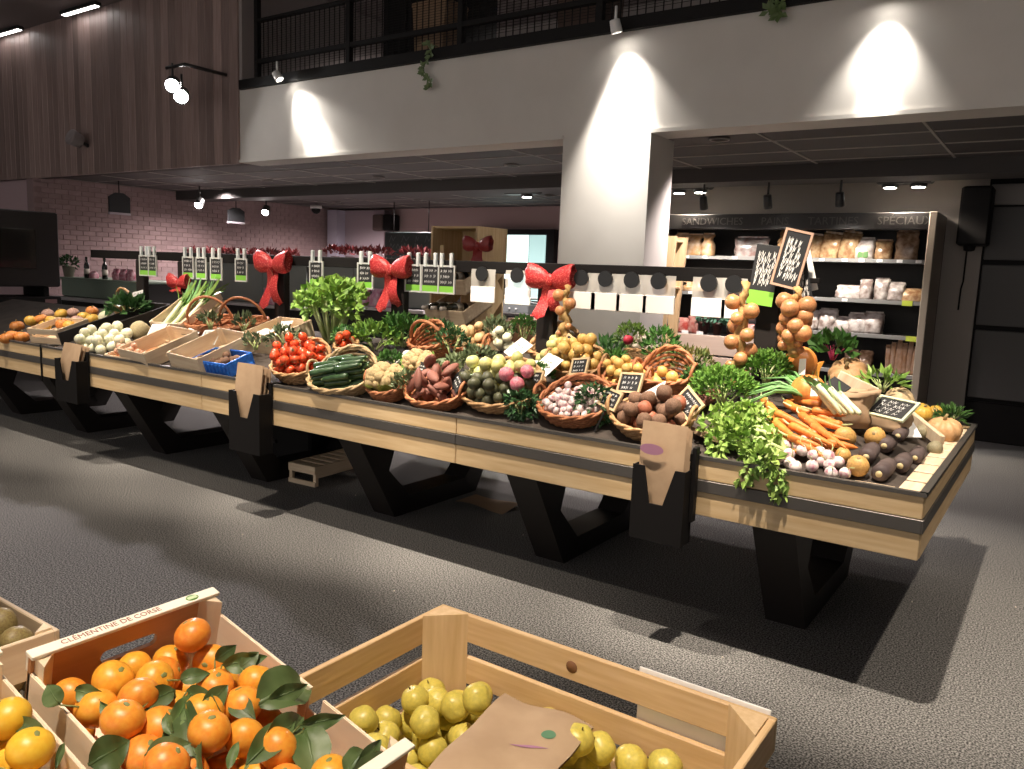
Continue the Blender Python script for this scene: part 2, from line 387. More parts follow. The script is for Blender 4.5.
# balcony furniture
def planter(px, Y, w_, h, lab, col, top=0.0):
    p = ony(px, 20, Y); r = thing('planter', lab, 'planter', T(p.x, Y, BT+.10+top))
    m = M('planter_'+str(px), col, .7, vary=.05)
    MB().prism([(-w_/2*.8, 0), (w_/2*.8, 0), (w_/2, h), (-w_/2, h)], -w_*.4, w_*.4).build('pot', m, r)
    MB().bbox(-w_/2*1.04, w_/2*1.04, -w_*.43, w_*.43, h, h+.05, .01).build('rim', m, r)
    return r, p
bc = tag(MB().bbox(-.55, .55, -.3, .3, 0, .9, .02).build('cabinet_block', m_black, None, T(ony(440, 20, 6.9).x, 6.9, BT+.10)), 'large black planter box standing behind the balcony railing', 'planter box')
for k in range(3): MB().bbox(-.53+k*.36, -.19+k*.36, -.315, -.295, .03, .87, .01).build('panel', m_black, bc)
planter(440, 6.35, .42, .48, 'brown terracotta planter behind the balcony railing', (.26, .16, .09), .0)
planter(590, 6.5, .5, .75, 'tall brown wooden tub behind the balcony railing', (.10, .06, .045))
# ------------------------------------------------------------------ lamps of the place, and added ones
m_lampw = M('lamp_white', (.75, .74, .72), .4); m_lampb = M('lamp_black', (.02, .02, .02), .4)
def lamp_head(name, lab, loc, target, r=.06, ln=.16, mb=m_lampb, grp=None, stem=.18, glow=None):
    d = (Vector(target)-Vector(loc)).normalized(); q = d.to_track_quat('-Z', 'Y').to_matrix().to_4x4()
    root = thing(name, lab, 'spotlight', Matrix.Translation(Vector(loc)) @ q, grp)
    MB().lathe([(r*.72, ln), (r*.9, ln*.96), (r, .03), (r, .0), (r*.9, .0), (r*.85, .02)], 16, cap=True).build('housing', mb, root)
    MB().lathe([(r*.82, .016), (r*.82, .022)], 16).build('lens', glow or m_emit, root)
    ql = q.to_3x3().inverted()
    up = ql @ Vector((0, 0, 1)); c = Vector((0, 0, ln*.6))
    MB().tube([c, c+up*stem], .012, 8).build('stem', mb, root)
    return root
HL = ['black spotlight on the hall ceiling aimed at the right table end', 'black spotlight on the hall ceiling aimed at the beet baskets',
      'black spotlight on the hall ceiling aimed at the courgette basket', 'black spotlight on the hall ceiling aimed at the wooden trays', 'black spotlight on the hall ceiling aimed at the turnip heap',
      'black spotlight on the hall ceiling aimed at the clementines', 'black spotlight on the hall ceiling aimed at the yellow squashes', 'black spotlight on the hall ceiling above the middle of the aisle',
      'black spotlight on the hall ceiling above the far end of the aisle', 'black spotlight on the hall ceiling above the right passage']
for (a, t), lab in zip(HEADS, HL):
    a = Vector(a); t = Vector(t); lamp_head('ceiling_spotlight', lab, a-(t-a).normalized()*.08+Vector((0, 0, .03)), t, .07, .2, grp='spotlights on the hall ceiling')
# three wall washers on the beam
for (px, py, ty), lab in zip(((280, 80, 130), (617, 33, 110), (887, -3, 60)),
        ('white spotlight at the balcony edge by the timber boards', 'white spotlight at the balcony edge above the pillar', 'white spotlight at the balcony edge over the right bay')):
    p = ony(px, py, BY-.15)
    off = {280: .46, 617: .10, 887: -.02}[px]
    tg = Vector((p.x+off, BY+.03, BB+.10))
    lamp_head('wall_spotlight', lab, p, tg, .045, .10, m_lampw, 'wall washer spotlights', .14)
    dd = (tg-p).normalized()
    spot('wall_washer', p+dd*.03, tg, 150, {280: 40, 617: 44, 887: 30}[px], 1.0, .03, (1, .95, .88)); spot('wall_halo', p+dd*.03, tg, 45, 80, 1.0, .03, (1, .95, .88))
    if px == 617: spot('pillar_wash', p+dd*.03, Vector((-3.28, BY, 1.3)), 330, 52, 1.0, .03, (1, .94, .86))
# the pair of bright projectors in front of the timber boards
for (px, py), lab in (((172, 86), 'left bright projector of the pair on the timber wall'), ((181, 97), 'right bright projector of the pair on the timber wall')):
    p = ony(px, py, BY-.55); tg = Vector((-4.2, 2.2, 1.0))
    lamp_head('projector', lab, p, tg, .085, .18, m_lampb, 'projector pair', .22, M('projector_glow', (1, .97, .95), .5, emis=160))
    dd = (tg-p).normalized(); spot('projector_beam', p+dd*.06, tg, 160, 70, .8, .06, (1, .9, .95))
p = ony(172, 80, BY-.55)
tag(MB().tube([(p.x-.10, p.y, p.z+.14), (p.x+.25, p.y, p.z+.14), (p.x+.25, BY-.02, p.z+.14)], .02, 8).build('wall_bracket', m_lampb), 'black bracket carrying the projector pair on the timber wall', 'bracket')
p = ony(75, 139, BY-.2)
r = thing('loudspeaker', 'small grey round speaker on the timber wall', 'speaker', Matrix.Translation(p) @ RX(70))
MB().lathe([(.05, -.1), (.09, -.08), (.11, .06), (.10, .08), (.03, .07)], 16).build('housing', M('speaker_grey', (.28, .24, .24), .6), r)
MB().box(-.02, .02, -.02, .02, -.2, -.09).build('bracket', m_lampb, r)
# ceiling strips seen at the upper left
for (x, y), lab in (((80, 9), 'slim lit strip lamp on the high ceiling at upper left'), ((6, 32), 'slim lit strip lamp on the high ceiling at the left edge')):
    p = onz(x, y, CEIL-.03); r = thing('strip_lamp', lab, 'ceiling lamp', T(p.x, p.y, CEIL), 'strip lamps')
    MB().bbox(-.45, .45, -.05, .05, -.05, 0, .01).build('housing', m_lampb, r)
    MB().box(-.42, .42, -.03, .03, -.056, -.05).build('tube', M('strip_glow', (1, .95, .92), .5, emis=6), r)
# downlights in the low ceiling
for (x, y), lab in (((690, 188), 'double downlight in the dark ceiling beside the pillar'), ((905, 180), 'double downlight in the dark ceiling at right'), ((522, 194), 'downlight in the dark ceiling left of the pillar')):
    p = onz(x, y, BB-.05); p.y = BY+2.99
    p = CAM+ray(x, y)*(p.y/ray(x, y).y)
    r = thing('downlight', lab, 'ceiling lamp', T(p.x, p.y, BB-.06), 'downlights under the balcony')
    MB().bbox(-.26, .26, -.10, .10, -.05, 0, .02).build('housing', m_lampb, r)
    for s_ in ((-.13, .13) if x != 522 else (.08,)):
        l = MB().lathe([(.075, -.085), (.08, -.05), (.08, -.03)], 16).build('lamp', m_lampb, r, T(s_, 0, 0))
        MB().lathe([(.06, -.09), (.06, -.084)], 16).build('lens', M('down_glow', (1, .95, .88), .5, emis=14), l)
    q = Vector((p.x, p.y-.02, BB-.17)); spot('downlight_beam', q, q+Vector((.1, .5 if x != 522 else -.4, -2)), 110, 130, .9, .05)
for (x, y), lab in (((704, 209), 'leftmost stubby black spotlight above the bread cabinet'), ((768, 208), 'middle stubby black spotlight above the bread cabinet'), ((840, 206), 'rightmost stubby black spotlight above the bread cabinet')):
    p = ony(x, y, 8.55); tg = Vector((p.x, 9.05, 1.2))
    lamp_head('shelf_spotlight', lab, p, tg, .045, .14, m_lampb, 'spotlights above the bread cabinet', .32, M('shelf_glow', (1, .95, .88), .5, emis=10))
    dd = (tg-p).normalized(); spot('shelf_beam', p+dd*.03, tg, 60, 100, .8, .05, (1, .92, .82))
for (x, y, on), lab in (((198, 206, 1), 'small lit spotlight under the low ceiling by the brick wall'), ((265, 213, 1), 'brightest small spotlight under the low ceiling by the brick wall')):
    p = onx(x, y, -11.6); tg = p+Vector((1.2, -1.6, -1.6))
    lamp_head('counter_spotlight', lab, p, tg, .07, .16, m_lampb, 'spotlights over the counters', BB-p.z, M('counter_glow', (1, .93, .9), .5, emis=30))
    dd = (tg-p).normalized(); spot('counter_beam', p+dd*.05, p+Vector((.5, 0, -2)), 70, 140, .9, .05, (1, .86, .86))
for (x, y0, y1), lab in (((119, 193, 214), 'dark hanging sign plate with pointed top by the brick wall'), ((236, 208, 223), 'small dark hanging sign plate by the brick wall')):
    a = onx(x, y0, -11.9); b = onx(x, y1, -11.9); h = a.z-b.z
    r = thing('hanging_sign', lab, 'sign', T(a.x, a.y, b.z), 'hanging signs')
    MB().prism([(-.16, 0), (.16, 0), (.16, h*.8), (.06, h), (-.06, h), (-.16, h*.8)], -.02, .02, 'x').build('plate', m_slate, r)
    MB().tube([(0, 0, h), (0, 0, BB-b.z)], .008, 6).build('wire', m_black, r)
    MB().box(-.021, .022, -.165, .165, -.01, .02).build('lower_edge', M('pale_edge', (.5, .45, .5), .6), r)
for i, (X, Y) in enumerate(((-11.6, 8.2), (-9.6, 7.6), (-7.6, 7.8), (-5.2, 7.4), (-9.4, 10.6), (-6.6, 10.4), (-11.4, 10.6), (-2.55, 6.62))):  # added fill lamps, no such sources seen; they lift the space under the balcony
    r = thing('added_recessed_lamp', 'added recessed lamp in the low ceiling over the '+('brick wall corner', 'left grey counter', 'right grey counter', 'wine rack', 'back door', 'lit window', 'far brick corner', 'cream flower counter')[i], 'ceiling lamp', T(X, Y, BB+.03), 'added recessed lamps over the counters')
    MB().lathe([(.07, -.012), (.085, -.012), (.085, .0), (.07, .0)], 20, cap=False).build('ring', m_tbar, r); MB().lathe([(.001, -.004), (.065, -.004), (.065, -.002), (.001, -.002)], 16).build('louvre', m_black, r)
    spot('added_recessed_beam', (X, Y, BB-.02), (X, Y if i < 7 else Y+.5, 0), 150, 160 if i < 7 else 120, .9, .06, (1, .87, .85))
p = onx(316, 213, -12.2); r = thing('security_camera', 'white dome security camera under the low ceiling', 'camera', T(p.x, p.y, BB))
MB().lathe([(.11, -.06), (.11, 0)], 16).build('base', m_lampw, r)
MB().ball(.09, 14, 8, T(0, 0, -.07)).build('dome', m_black, r)
p = ony(382, 222, 11.9); r = thing('loudspeaker', 'boxy black wall loudspeaker beside the back door', 'speaker', T(p.x, 12.05, p.z))
MB().bbox(-.28, .0, -.15, .12, -.17, .15, .02).build('cabinet', M('brown_box', (.09, .06, .055), .6), r); MB().bbox(.01, .24, -.15, .12, -.17, .15, .02).build('grille', m_black, r)
# ------------------------------------------------------------------ the long market table
YF, YB, ZL, ZR = 3.2, 5.10, .60, .858
def market_table(x0, x1, legs, lab, seams, endR):
    r = thing('market_table', lab, 'table', T((x0+x1)/2, 4.15, 0)); ox = (x0+x1)/2; oy = 4.15
    B = lambda *a, **k: MB().bbox(a[0]-ox, a[1]-ox, a[2]-oy, a[3]-oy, a[4], a[5], **k)
    xs = [x0]+seams+[x1]
    for a, b in zip(xs[:-1], xs[1:]):
        for y in (YF, YB):
            s = 1 if y == YF else -1
            y0, y1 = sorted((y, y+s*.022))
            B(a+.002, b-.002, y0, y1, .757, .843, b=.003).build('side_board', m_pine_x, r)
            B(a+.002, b-.002, y0, y1, ZL, .703, b=.003).build('side_board', m_pine_x, r)
            y0, y1 = sorted((y-s*.006, y+s*.018))
            B(a+.001, b-.001, y0, y1, .704, .756, b=.002).build('steel_strip', m_strip, r)
    for x, s in ((x0, 1), (x1, -1)):
        a, b = sorted((x, x+s*.022))
        B(a, b, YF+.024, YB-.024, .757, .843, b=.003).build('end_board', m_pine_y, r)
        B(a, b, YF+.024, YB-.024, ZL, .703, b=.003).build('end_board', m_pine_y, r)
        a, b = sorted((x-s*.006, x+s*.018))
        B(a, b, YF-.004, YB+.004, .704, .756, b=.002).build('steel_strip', m_strip, r)
    rim = MB()
    for y in (YF-.006, YB-.02): rim.box(x0-ox-.006, x1-ox+.006, y-oy, y-oy+.026, .843, ZR)
    for x in (x0-.006, x1-.02): rim.box(x-ox, x-ox+.026, YF-oy, YB-oy, .843, ZR)
    rim.build('rim', m_strip, r)
    B(x0+.03, x1-.03, YF+.03, YB-.03, .78, .80, b=.003).build('tray_bottom', m_tray, r)
    # sloped bed: hipped at the right end
    nx = 60; bed = MB()
    X0, X1 = x0+.03, x1-.03
    cols = sorted(set([X0, X1] + ([-.45, -.45-.27/.42] if endR else [])))
    rows = [YF+.03, 3.25, 3.25+.9, 5.05, YB-.03]
    cols = [X0+(X1-X0)*i/nx for i in range(nx+1)]
    rows = [YF+.03+(YB-YF-.06)*j/40 for j in range(41)]
    vs = [(a-ox, b-oy, bz(a, b)-.002) for a in cols for b in rows]; n = len(rows)
    bed.add(vs, [(i*n+j, (i+1)*n+j, (i+1)*n+j+1, i*n+j+1) for i in range(nx) for j in range(n-1)])
    bed.build('sloped_bed', M('bed_brown', (.035, .026, .021), .8, (.055, .042, .034), 9), r)
    if endR:
        for k in range(9):
            B(-.46+.0, -.385, 3.27+k*.19, 3.43+k*.19, .832, .844, b=.003).build('slat', m_pop_y, r)
            B(-.62, -.47, 3.245+k*.0, 3.30, .832, .842, b=.003).build('slat', m_pop_x, r) if k == 0 else None
    for lx in legs:
        g = MB()
        for pts in ([(3.36, .60), (3.72, 0), (3.80, .0), (3.86, .12), (3.66, .32), (3.76, .60)], [(4.94, .60), (4.58, 0), (4.50, .0), (4.44, .12), (4.64, .32), (4.54, .60)], [(3.80, 0), (4.50, 0), (4.46, .12), (3.84, .12)]):
            g.prism([(a-oy, b) for a, b in pts], lx-.093-ox, lx+.093-ox, 'x')
        g.build('leg_frame', m_steel, r)
    B(x0+.05, x1-.05, 3.55, 3.62, .56, .60, b=.003).build('under_beam', m_steel, r)
    B(x0+.05, x1-.05, 4.68, 4.75, .56, .60, b=.003).build('under_beam', m_steel, r)
    return r
market_table(-6.905, -.357, (-.941, -2.255, -3.53, -4.80, -6.09), 'long wooden market table with steel strip and dark angled legs', [-4.73, -2.54], True)
market_table(-9.6, -6.93, (-7.33, -8.6), 'second wooden market table cut by the left picture edge', [], False)

# bag dispensers: black plates hung on the table front, each holding kraft bags
def dispenser(xa, xb, zb, lab, bag_lab, lean, deep=.09, tall=.42):
    w_ = xb-xa; xc = (xa+xb)/2
    r = thing('bag_dispenser', lab, 'dispenser', T(xc, YF-.012, 0), 'bag dispensers on the table front'); h = w_/2
    zt = .80
    poly = [(-h, zb), (h, zb), (h, zt), (h*.62, zt), (h*.22, zt-.16), (-h*.30, zt-.16), (-h*.55, zt), (-h, zt)]
    MB().prism(poly, -deep-.008, -deep).build('front_plate', m_black, r)
    MB().bbox(-h, h, -.01, .004, zb, zt+.06, .002).build('back_plate', m_black, r)
    for s in (-1, 1): MB().bbox(min(s*h, s*h-s*.006), max(s*h, s*h-s*.006), -deep, -.01, zb, zt, .002).build('side_plate', m_black, r)
    MB().bbox(-h, h, -deep, -.01, zb, zb+.006, .002).build('bottom_plate', m_black, r)
    MB().bbox(-h, h, -.01, .07, zt+.055, zt+.066, .002).build('hook', m_black, r)
    b = thing('paper_bag_stack', bag_lab, 'paper bags', T(xc, YF-.012-deep*.5, zb+.012), 'kraft bags in the dispensers')
    hh = tall
    for k in range(3):
        y = -deep*.30+k*.022; wv = h*.86
        def fn(u, v, y=y, k=k): 
            z = v*(hh-.012*k); bulge = math.sin(v*7+k)*.004*v
            return (-wv+2*wv*u, y+bulge+lean*max(0, v-.55)*.3+.006*math.sin(u*5+k), z)
        g = MB(); g.sheet(fn, 6, 10); g.sheet(lambda u, v: (lambda q: (q[0], q[1]+.007, q[2]))(fn(1-u, v)), 6, 10)
        g.build('bag', m_kraft, b)
    return r, b
r, b = dispenser(-1.475, -1.235, .475, 'black bag dispenser beside the celery', 'printed kraft bags in the dispenser beside the celery', .1, tall=.50)
# printed oval on the front bag
ov = MB(); ov.add([(-.045+.055*math.cos(a)-.0, -.09*.30-.0095, .385+.024*math.sin(a)) for a in [2*math.pi*i/20 for i in range(20)]], [tuple(range(20))])
ov.build('print_mark', M('mauve_print', (.36, .17, .26), .7), b)
dispenser(-4.285, -3.985, .42, 'black bag dispenser between the blue crate and the tomatoes', 'kraft bags in the dispenser left of the tomatoes', .2, tall=.54)
dispenser(-6.475, -6.15, .47, 'black bag dispenser below the white turnips', 'dark kraft bags in the dispenser below the turnips', .3, tall=.44)
# side fin right of the first dispenser
tag(MB().bbox(-1.234, -1.215, YF-.05, YF-.012, .575, .90, .003).build('divider_fin', m_black), 'narrow black upright fin beside the celery dispenser', 'divider')
tag(MB().bbox(-6.925, -6.91, YF-.01, YF+.0, .56, .865, .002).build('joint_strip', m_black), 'black upright strip closing the joint between the two tables', 'strip')

# ------------------------------------------------------------------ price rail above the ridge
RY_, RZ0, RZ1 = 4.15, 1.585, 1.66
rail = thing('price_rail', 'long black rail on posts above the middle of the table', 'rail', T(-4.5, RY_, 1.0))
MB().bbox(-7.86+4.5, -1.27+4.5, -.02, .02, RZ0-1, RZ1-1, .004).build('bar', m_black, rail)
for px in (143, 185, 282, 400, 548, 770):
    X = ony(px, 300, RY_).x
    MB().bbox(X+4.5-.06, X+4.5+.06, -.03, .03, .02, RZ0-1, .006).build('post', m_steel, rail)
def chalk_lines(g, w_, h, rows, y, seed, th=None):
    th = th or max(.0018, h*.011)
    q = random.Random(seed)
    for i in range(rows):
        z = h*(.80-.62*i/max(1, rows-1)) if rows > 1 else h*.5
        x = -w_*.40
        while x < w_*.34:
            l = q.uniform(.06, .16)*w_; hh = h*.085*q.uniform(.8, 1.2)
            pts = [(x, z-hh), (x+l*.3, z+hh), (x+l*.6, z-hh*.6), (x+l, z+hh*.7)]
            for (a, b), (c, d) in zip(pts[:-1], pts[1:]):
                n = Vector((-(d-b), c-a)).normalized()*th*.5
                g.add([(a+n.x, y, b+n.y), (a-n.x, y, b-n.y), (c-n.x, y, d-n.y), (c+n.x, y, d+n.y)], [(0, 1, 2, 3)])
            x += l+(.03 if q.random() < .6 else .12)*w_
def slate(name, lab, Mx, w_, h, rows=3, framem=None, grp=None, green=False, seed=1, stake=0.0, clips=False, board=None, ink=None):
    r = thing(name, lab, 'price sign', Mx, grp)
    MB().bbox(-w_/2, w_/2, -.003, .003, 0, h, .002).build('slate' if not board else 'card', board or m_slate, r)
    if framem:
        g = MB(); f = .011
        g.box(-w_/2-f, w_/2+f, -.006, .006, -f, 0).box(-w_/2-f, w_/2+f, -.006, .006, h, h+f).box(-w_/2-f, -w_/2, -.006, .006, 0, h).box(w_/2, w_/2+f, -.006, .006, 0, h)
        g.build('frame', framem, r)
    g = MB(); chalk_lines(g, w_*.9, h*(.72 if green else 1), rows, -.0045, seed)
    if green:
        for v in g.v: pass
        g.v = [(a, b, c+h*.26) for a, b, c in g.v]
    g.build('chalk_lettering' if not ink else 'handwriting', ink or m_chalk, r)
    if green: MB().box(-w_/2, w_/2, -.0055, -.003, .0, h*.24).build('green_label', m_greenstrip, r)
    if stake: MB().bbox(-.006, .006, -.0, .006, -stake, h*.5, .002).build('stake', m_black, r)
    if clips:
        for s in (-.32, .32): MB().bbox(w_*s-.013, w_*s+.013, -.012, .012, h-.004, h+.09, .004).build('clip', M('clip_clear', (.62, .66, .66), .25), r)
    return r
k = 0
RAILS = [(148, 'first'), (156, 'second'), (192, 'third'), (205, 'fourth'), (220, 'fifth'), (245, 'sixth'), (320, 'seventh'), (369, 'eighth'), (417, 'ninth'), (434, 'tenth'), (450, 'eleventh')]
where = ['leftmost rail sign, above the leeks', 'second rail sign from the left, above the leeks', 'left sign of the trio over the round handle baskets', 'middle sign of the trio over the round handle baskets',
         'right sign of the trio over the round handle baskets', 'single rail sign left of the big sparkling bow', 'rail sign above the leafy celery head', 'rail sign just left of the middle bow',
         'left sign of the trio beside the wine rack', 'middle sign of the trio beside the wine rack', 'right sign of the trio by the wine rack']
for (px, _), wl in zip(RAILS, where):
    k += 1; X = ony(px, 270, RY_).x
    slate('price_sign', 'small slate sign with green label, '+wl, T(X, RY_-.035, RZ0-.135) @ RZ(rnd.uniform(-4, 4)), .135, .165, 3, M('sign_frame_grey', (.55, .56, .54), .5), 'slate signs clipped to the rail', True, k, 0, True)
# pads of clear bags hanging from the right half of the rail
m_clear = M('cloudy_plastic', (.62, .60, .56), .25, alpha=.62); m_knob = M('knob_black', (.01, .01, .01), .3)
PADS = [(487, 'left of the two bag pads left of the middle post bow'), (522, 'bag pad right beside the speckled red bow'), (586, 'leftmost of the four bag pads before the pillar'), (610, 'second of the four bag pads before the pillar'),
        (636, 'third of the four bag pads before the pillar'), (663, 'fourth of the four bag pads before the pillar'), (713, 'bag pad hanging left of the onion string'), (738, 'half hidden bag pad right behind the onion string')]
for px, wl in PADS:
    X = ony(px, 280, RY_).x; wd = .19 if px != 738 else .13
    r = thing('bag_pad', 'white banded clear '+wl, 'bag pad', T(X, RY_-.04, RZ0-.185), 'bag pads on the rail')
    MB().sheet(lambda u, v: (-wd/2+wd*u, -.004*math.sin(v*3)+.004*math.sin(u*9), .10+.11*v), 5, 4).build('clear_sheet', m_clear, r)
    MB().bbox(-wd/2, wd/2, -.008, .004, 0, .10, .003).build('white_band', m_whitep, r)
    MB().lathe([(.046, .0), (.046, .014)], 20, T(0, -.010, .180) @ RX(90), smooth=False).build('knob', m_knob, r)
# red bows
def bow(Mx, lab, s=1.0, tails=(.26, .22), mt=None):
    mt = mt or m_red
    r = thing('ribbon_bow', lab, 'bow', Mx @ S(s), 'red ribbon bows')
    for sg in (-1, 1):
        vs = []; n = 16; K = 11
        for i in range(K):
            t = math.pi*.98*i/(K-1); u = i/(K-1); x = .008+.078*(1-math.cos(t)); hh = .016+.056*math.sin(t*.72); zc = .030*u; th = .012+.030*math.sin(t*.8)
            if i == K-1: x -= .03; hh *= .72; th *= .55
            for j in range(n):
                an = 2*math.pi*j/n; vs.append((sg*(x+.006*math.sin(5*an)*u), -.02+th*math.cos(an), zc+hh*math.sin(an)*(1+.05*math.cos(4*an))))
        MB().add(vs, [(i*n+j, i*n+(j+1) % n, (i+1)*n+(j+1) % n, (i+1)*n+j) for i in range(K-1) for j in range(n)]+[tuple(range((K-1)*n, K*n))], 0, True).build('loop', mt, r)
        ln = tails[0 if sg < 0 else 1]
        def tail(u, v, sg=sg, ln=ln):
            wd = .05+.05*u; return (sg*(.01+.055*u)+(v-.5)*wd, -.03+.02*math.sin(u*6+sg), -u*ln-(.03*abs(v-.5)*-2 if u > .95 else 0))
        MB().sheet(tail, 12, 4).build('tail', mt, r)
    MB().ball(.032, 12, 8, T(0, -.03, 0) @ S(1, .7, 1.2)).build('knot', mt, r)
    return r
def railpt(px, py, dy=-.05): return ony(px, py, RY_+dy)
bow(Matrix.Translation(railpt(275, 265)), 'big sparkling red bow with wide tails on the second rail post', 1.15, (.30, .27))
bow(Matrix.Translation(railpt(393, 270)), 'drooping red bow on the rail left of the wine rack', 1.05, (.28, .24))
bow(Matrix.Translation(railpt(552, 280)), 'speckled red bow on the rail left of the pillar', 1.0, (.24, .20))
bow(Matrix.Translation(railpt(180, 283)), 'small folded red bow behind the leeks', .85, (.10, .12))
bow(Matrix.Translation(ony(479, 246, 5.22)), 'dark red bow on the corner of the wooden wine rack', .85, (.24, .22), M('dark_red', (.25, .02, .02), .4))

# onion strings
m_onion = M('onion_skin', (.56, .27, .12), .34, (.40, .17, .07), 9, .05, vary=.18, stretch=(1, 1, .2))
m_straw = M('straw', (.50, .33, .13), .8, (.33, .2, .07), 40, .3)
def onion_mesh(m, r=1.0, neck=.55):
    g = MB(); g.lathe([(.02, -.92), (.35, -.88), (.72, -.62), (.95, -.2), (1.0, .1), (.86, .5), (.5, .8), (.22, 1.0), (.12, 1.2), (.10, 1.2+neck), (.02, 1.2+neck)], 14, S(r), cap=True)
    return g.mesh('onion', m)
ONION = onion_mesh(m_onion)
def onion_string(px, ytop, ybot, lab, Y, nb, seed, orad, tail):
    q = random.Random(seed); a = ony(px, ytop, Y); b = ony(px, ybot, Y); ln = a.z-b.z
    r = thing('onion_string', lab, 'onions', T(a.x, Y, b.z), 'onion strings on the rail')
    pts = [(.012*math.sin(i*1.3), .012*math.cos(i*1.7), ln*(1-i/16)) for i in range(17)]
    MB().tube(pts, [.014+.014*(i > 2)*min(1, (i-2)/6) for i in range(17)], 8).build('braid', m_straw, r)
    for k in range(2): MB().tube([(x+.016*math.cos(i*1.6+k*3.1), y+.016*math.sin(i*1.6+k*3.1), z) for i, (x, y, z) in enumerate(pts)], .009, 6).build('strand', m_straw, r)
    for i in range(nb):
        u = i/max(1, nb-1); z = ln*(.80-.80*tail*u) if True else 0
        an = [200, -20, 250, 150, 330, 215, 20, 290][i % 8]+q.uniform(-15, 15); rr = orad*q.uniform(.78, 1.1)*(1 if i < nb-3 else .62)
        an = math.radians(an); R = .018+rr*.85
        Mx = T(R*math.cos(an), R*math.sin(an)*.8, z) @ RZ(math.degrees(an)) @ RY(-60) @ S(rr)
        obj('onion', ONION, r, Mx)
    return r
onion_string(745, 282, 384, 'long onion string with a bare braid hanging left of the end post', 3.93, 11, 3, .043, .98)
onion_string(797, 288, 355, 'short dense onion string hanging over the pumpkin wedges', 3.9, 15, 5, .042, .9)
onion_string(567, 285, 338, 'thin onion string hanging in front of the pillar', 4.05, 6, 8, .035, .9)
# tall chalk signs at the end of the rail
m_fr = M('raw_frame', (.52, .33, .24), .6)
for i, (px, py, w_, h, tilt, fr, lab) in enumerate(((784, 285, .115, .26, 12, m_fr, 'tall wood framed chalk sign tilted above the right onion string'), (759, 305, .13, .30, 6, None, 'dark clear-edged chalk sign behind the long onion string'),
        (803, 303, .10, .22, -14, None, 'narrow dark sign with pale edge right of the tilted chalk sign'))):
    p = ony(px, py, 4.02+i*.035); slate('chalk_sign', lab, Matrix.Translation(p) @ RY(tilt), w_, h, 6, fr, 'chalk signs at the rail end', i == 1, 40+i)
tag(MB().bbox(-.05, .05, -.003, .003, 0, .22, .002).build('blank_card', m_whitep, None, Matrix.Translation(ony(808, 292, 4.14)) @ RY(-16)), 'white folded card at the very end of the rail', 'card')
# slim fixing bar that carries the signs right of the end post
tag(MB().bbox(-1.27, -1.02, 4.11, 4.13, 1.60, 1.625, .003).build('sign_bar', m_black), 'short black bar holding the chalk signs at the rail end', 'bar')
# ------------------------------------------------------------------ bread cabinet under the balcony
FX0, FX1, FY = -4.25, -1.17, 9.0
m_cab = M('cabinet_black', (.018, .016, .015), .5); m_shelf = M('shelf_dark', (.06, .058, .056), .4)
m_cabside = M('cabinet_side', (.30, .25, .20), .5)
cab = thing('bread_cabinet', 'tall black shelf cabinet with lettered header holding bagged bread', 'cabinet', T((FX0+FX1)/2, FY+.35, 0))
cx_, cy_ = (FX0+FX1)/2, FY+.35
def cb(name, x0, x1, y0, y1, z0, z1, m, par=cab, b=.006): return MB().bbox(x0-cx_, x1-cx_, y0-cy_, y1-cy_, z0, z1, b).build(name, m, par)
cb('back_panel', FX0, FX1, 9.66, 9.70, .05, 2.34, m_cab)
cb('side_panel', FX1-.07, FX1, FY-.02, 9.66, 0, 2.345, m_cabside); cb('side_panel', FX0, FX0+.07, FY-.02, 9.66, 0, 2.345, m_cabside)
hd = cb('header', FX0+.07, FX1-.07, FY-.01, FY+.12, 2.17, 2.34, m_cab)
cb('top_panel', FX0+.07, FX1-.07, FY+.12, 9.66, 2.30, 2.34, m_cab); cb('plinth', FX0+.07, FX1-.07, FY+.04, 9.66, 0, .12, m_cab)
SH = [1.84, 1.42, 1.06, .66, .28]
for z in SH:
    s_ = cb('shelf', FX0+.07, FX1-.07, FY+.10, 9.66, z, z+.025, m_shelf)
    MB().bbox(FX0+.07-cx_, FX1-.07-cx_, FY+.085-cy_, FY+.10-cy_, z-.008, z+.035, .003).build('price_strip', M('strip_grey', (.20, .195, .19), .35), s_)
def text_mesh(txt, size, m, ext=.002):
    c = bpy.data.curves.new('t', 'FONT'); c.body = txt; c.size = size; c.extrude = ext; c.align_x = 'CENTER'; c.align_y = 'CENTER'; c.resolution_u = 2
    o = bpy.data.objects.new('t', c); COL.objects.link(o); bpy.context.view_layer.update()
    me = bpy.data.meshes.new_from_object(o.evaluated_get(bpy.context.evaluated_depsgraph_get())); bpy.data.objects.remove(o); me.materials.clear(); me.materials.append(m); return me
m_hlet = M('header_letters', (.075, .068, .062), .5)
for px, tx in ((712, 'SANDWICHES'), (775, 'PAINS'), (833, 'TARTINES'), (905, 'SPÉCIAUX')):
    p = ony(px, 219, FY-.012); obj('lettering', text_mesh(tx, .115, m_hlet), hd, T(p.x-cx_, FY-.014-cy_, 2.255) @ RX(90))
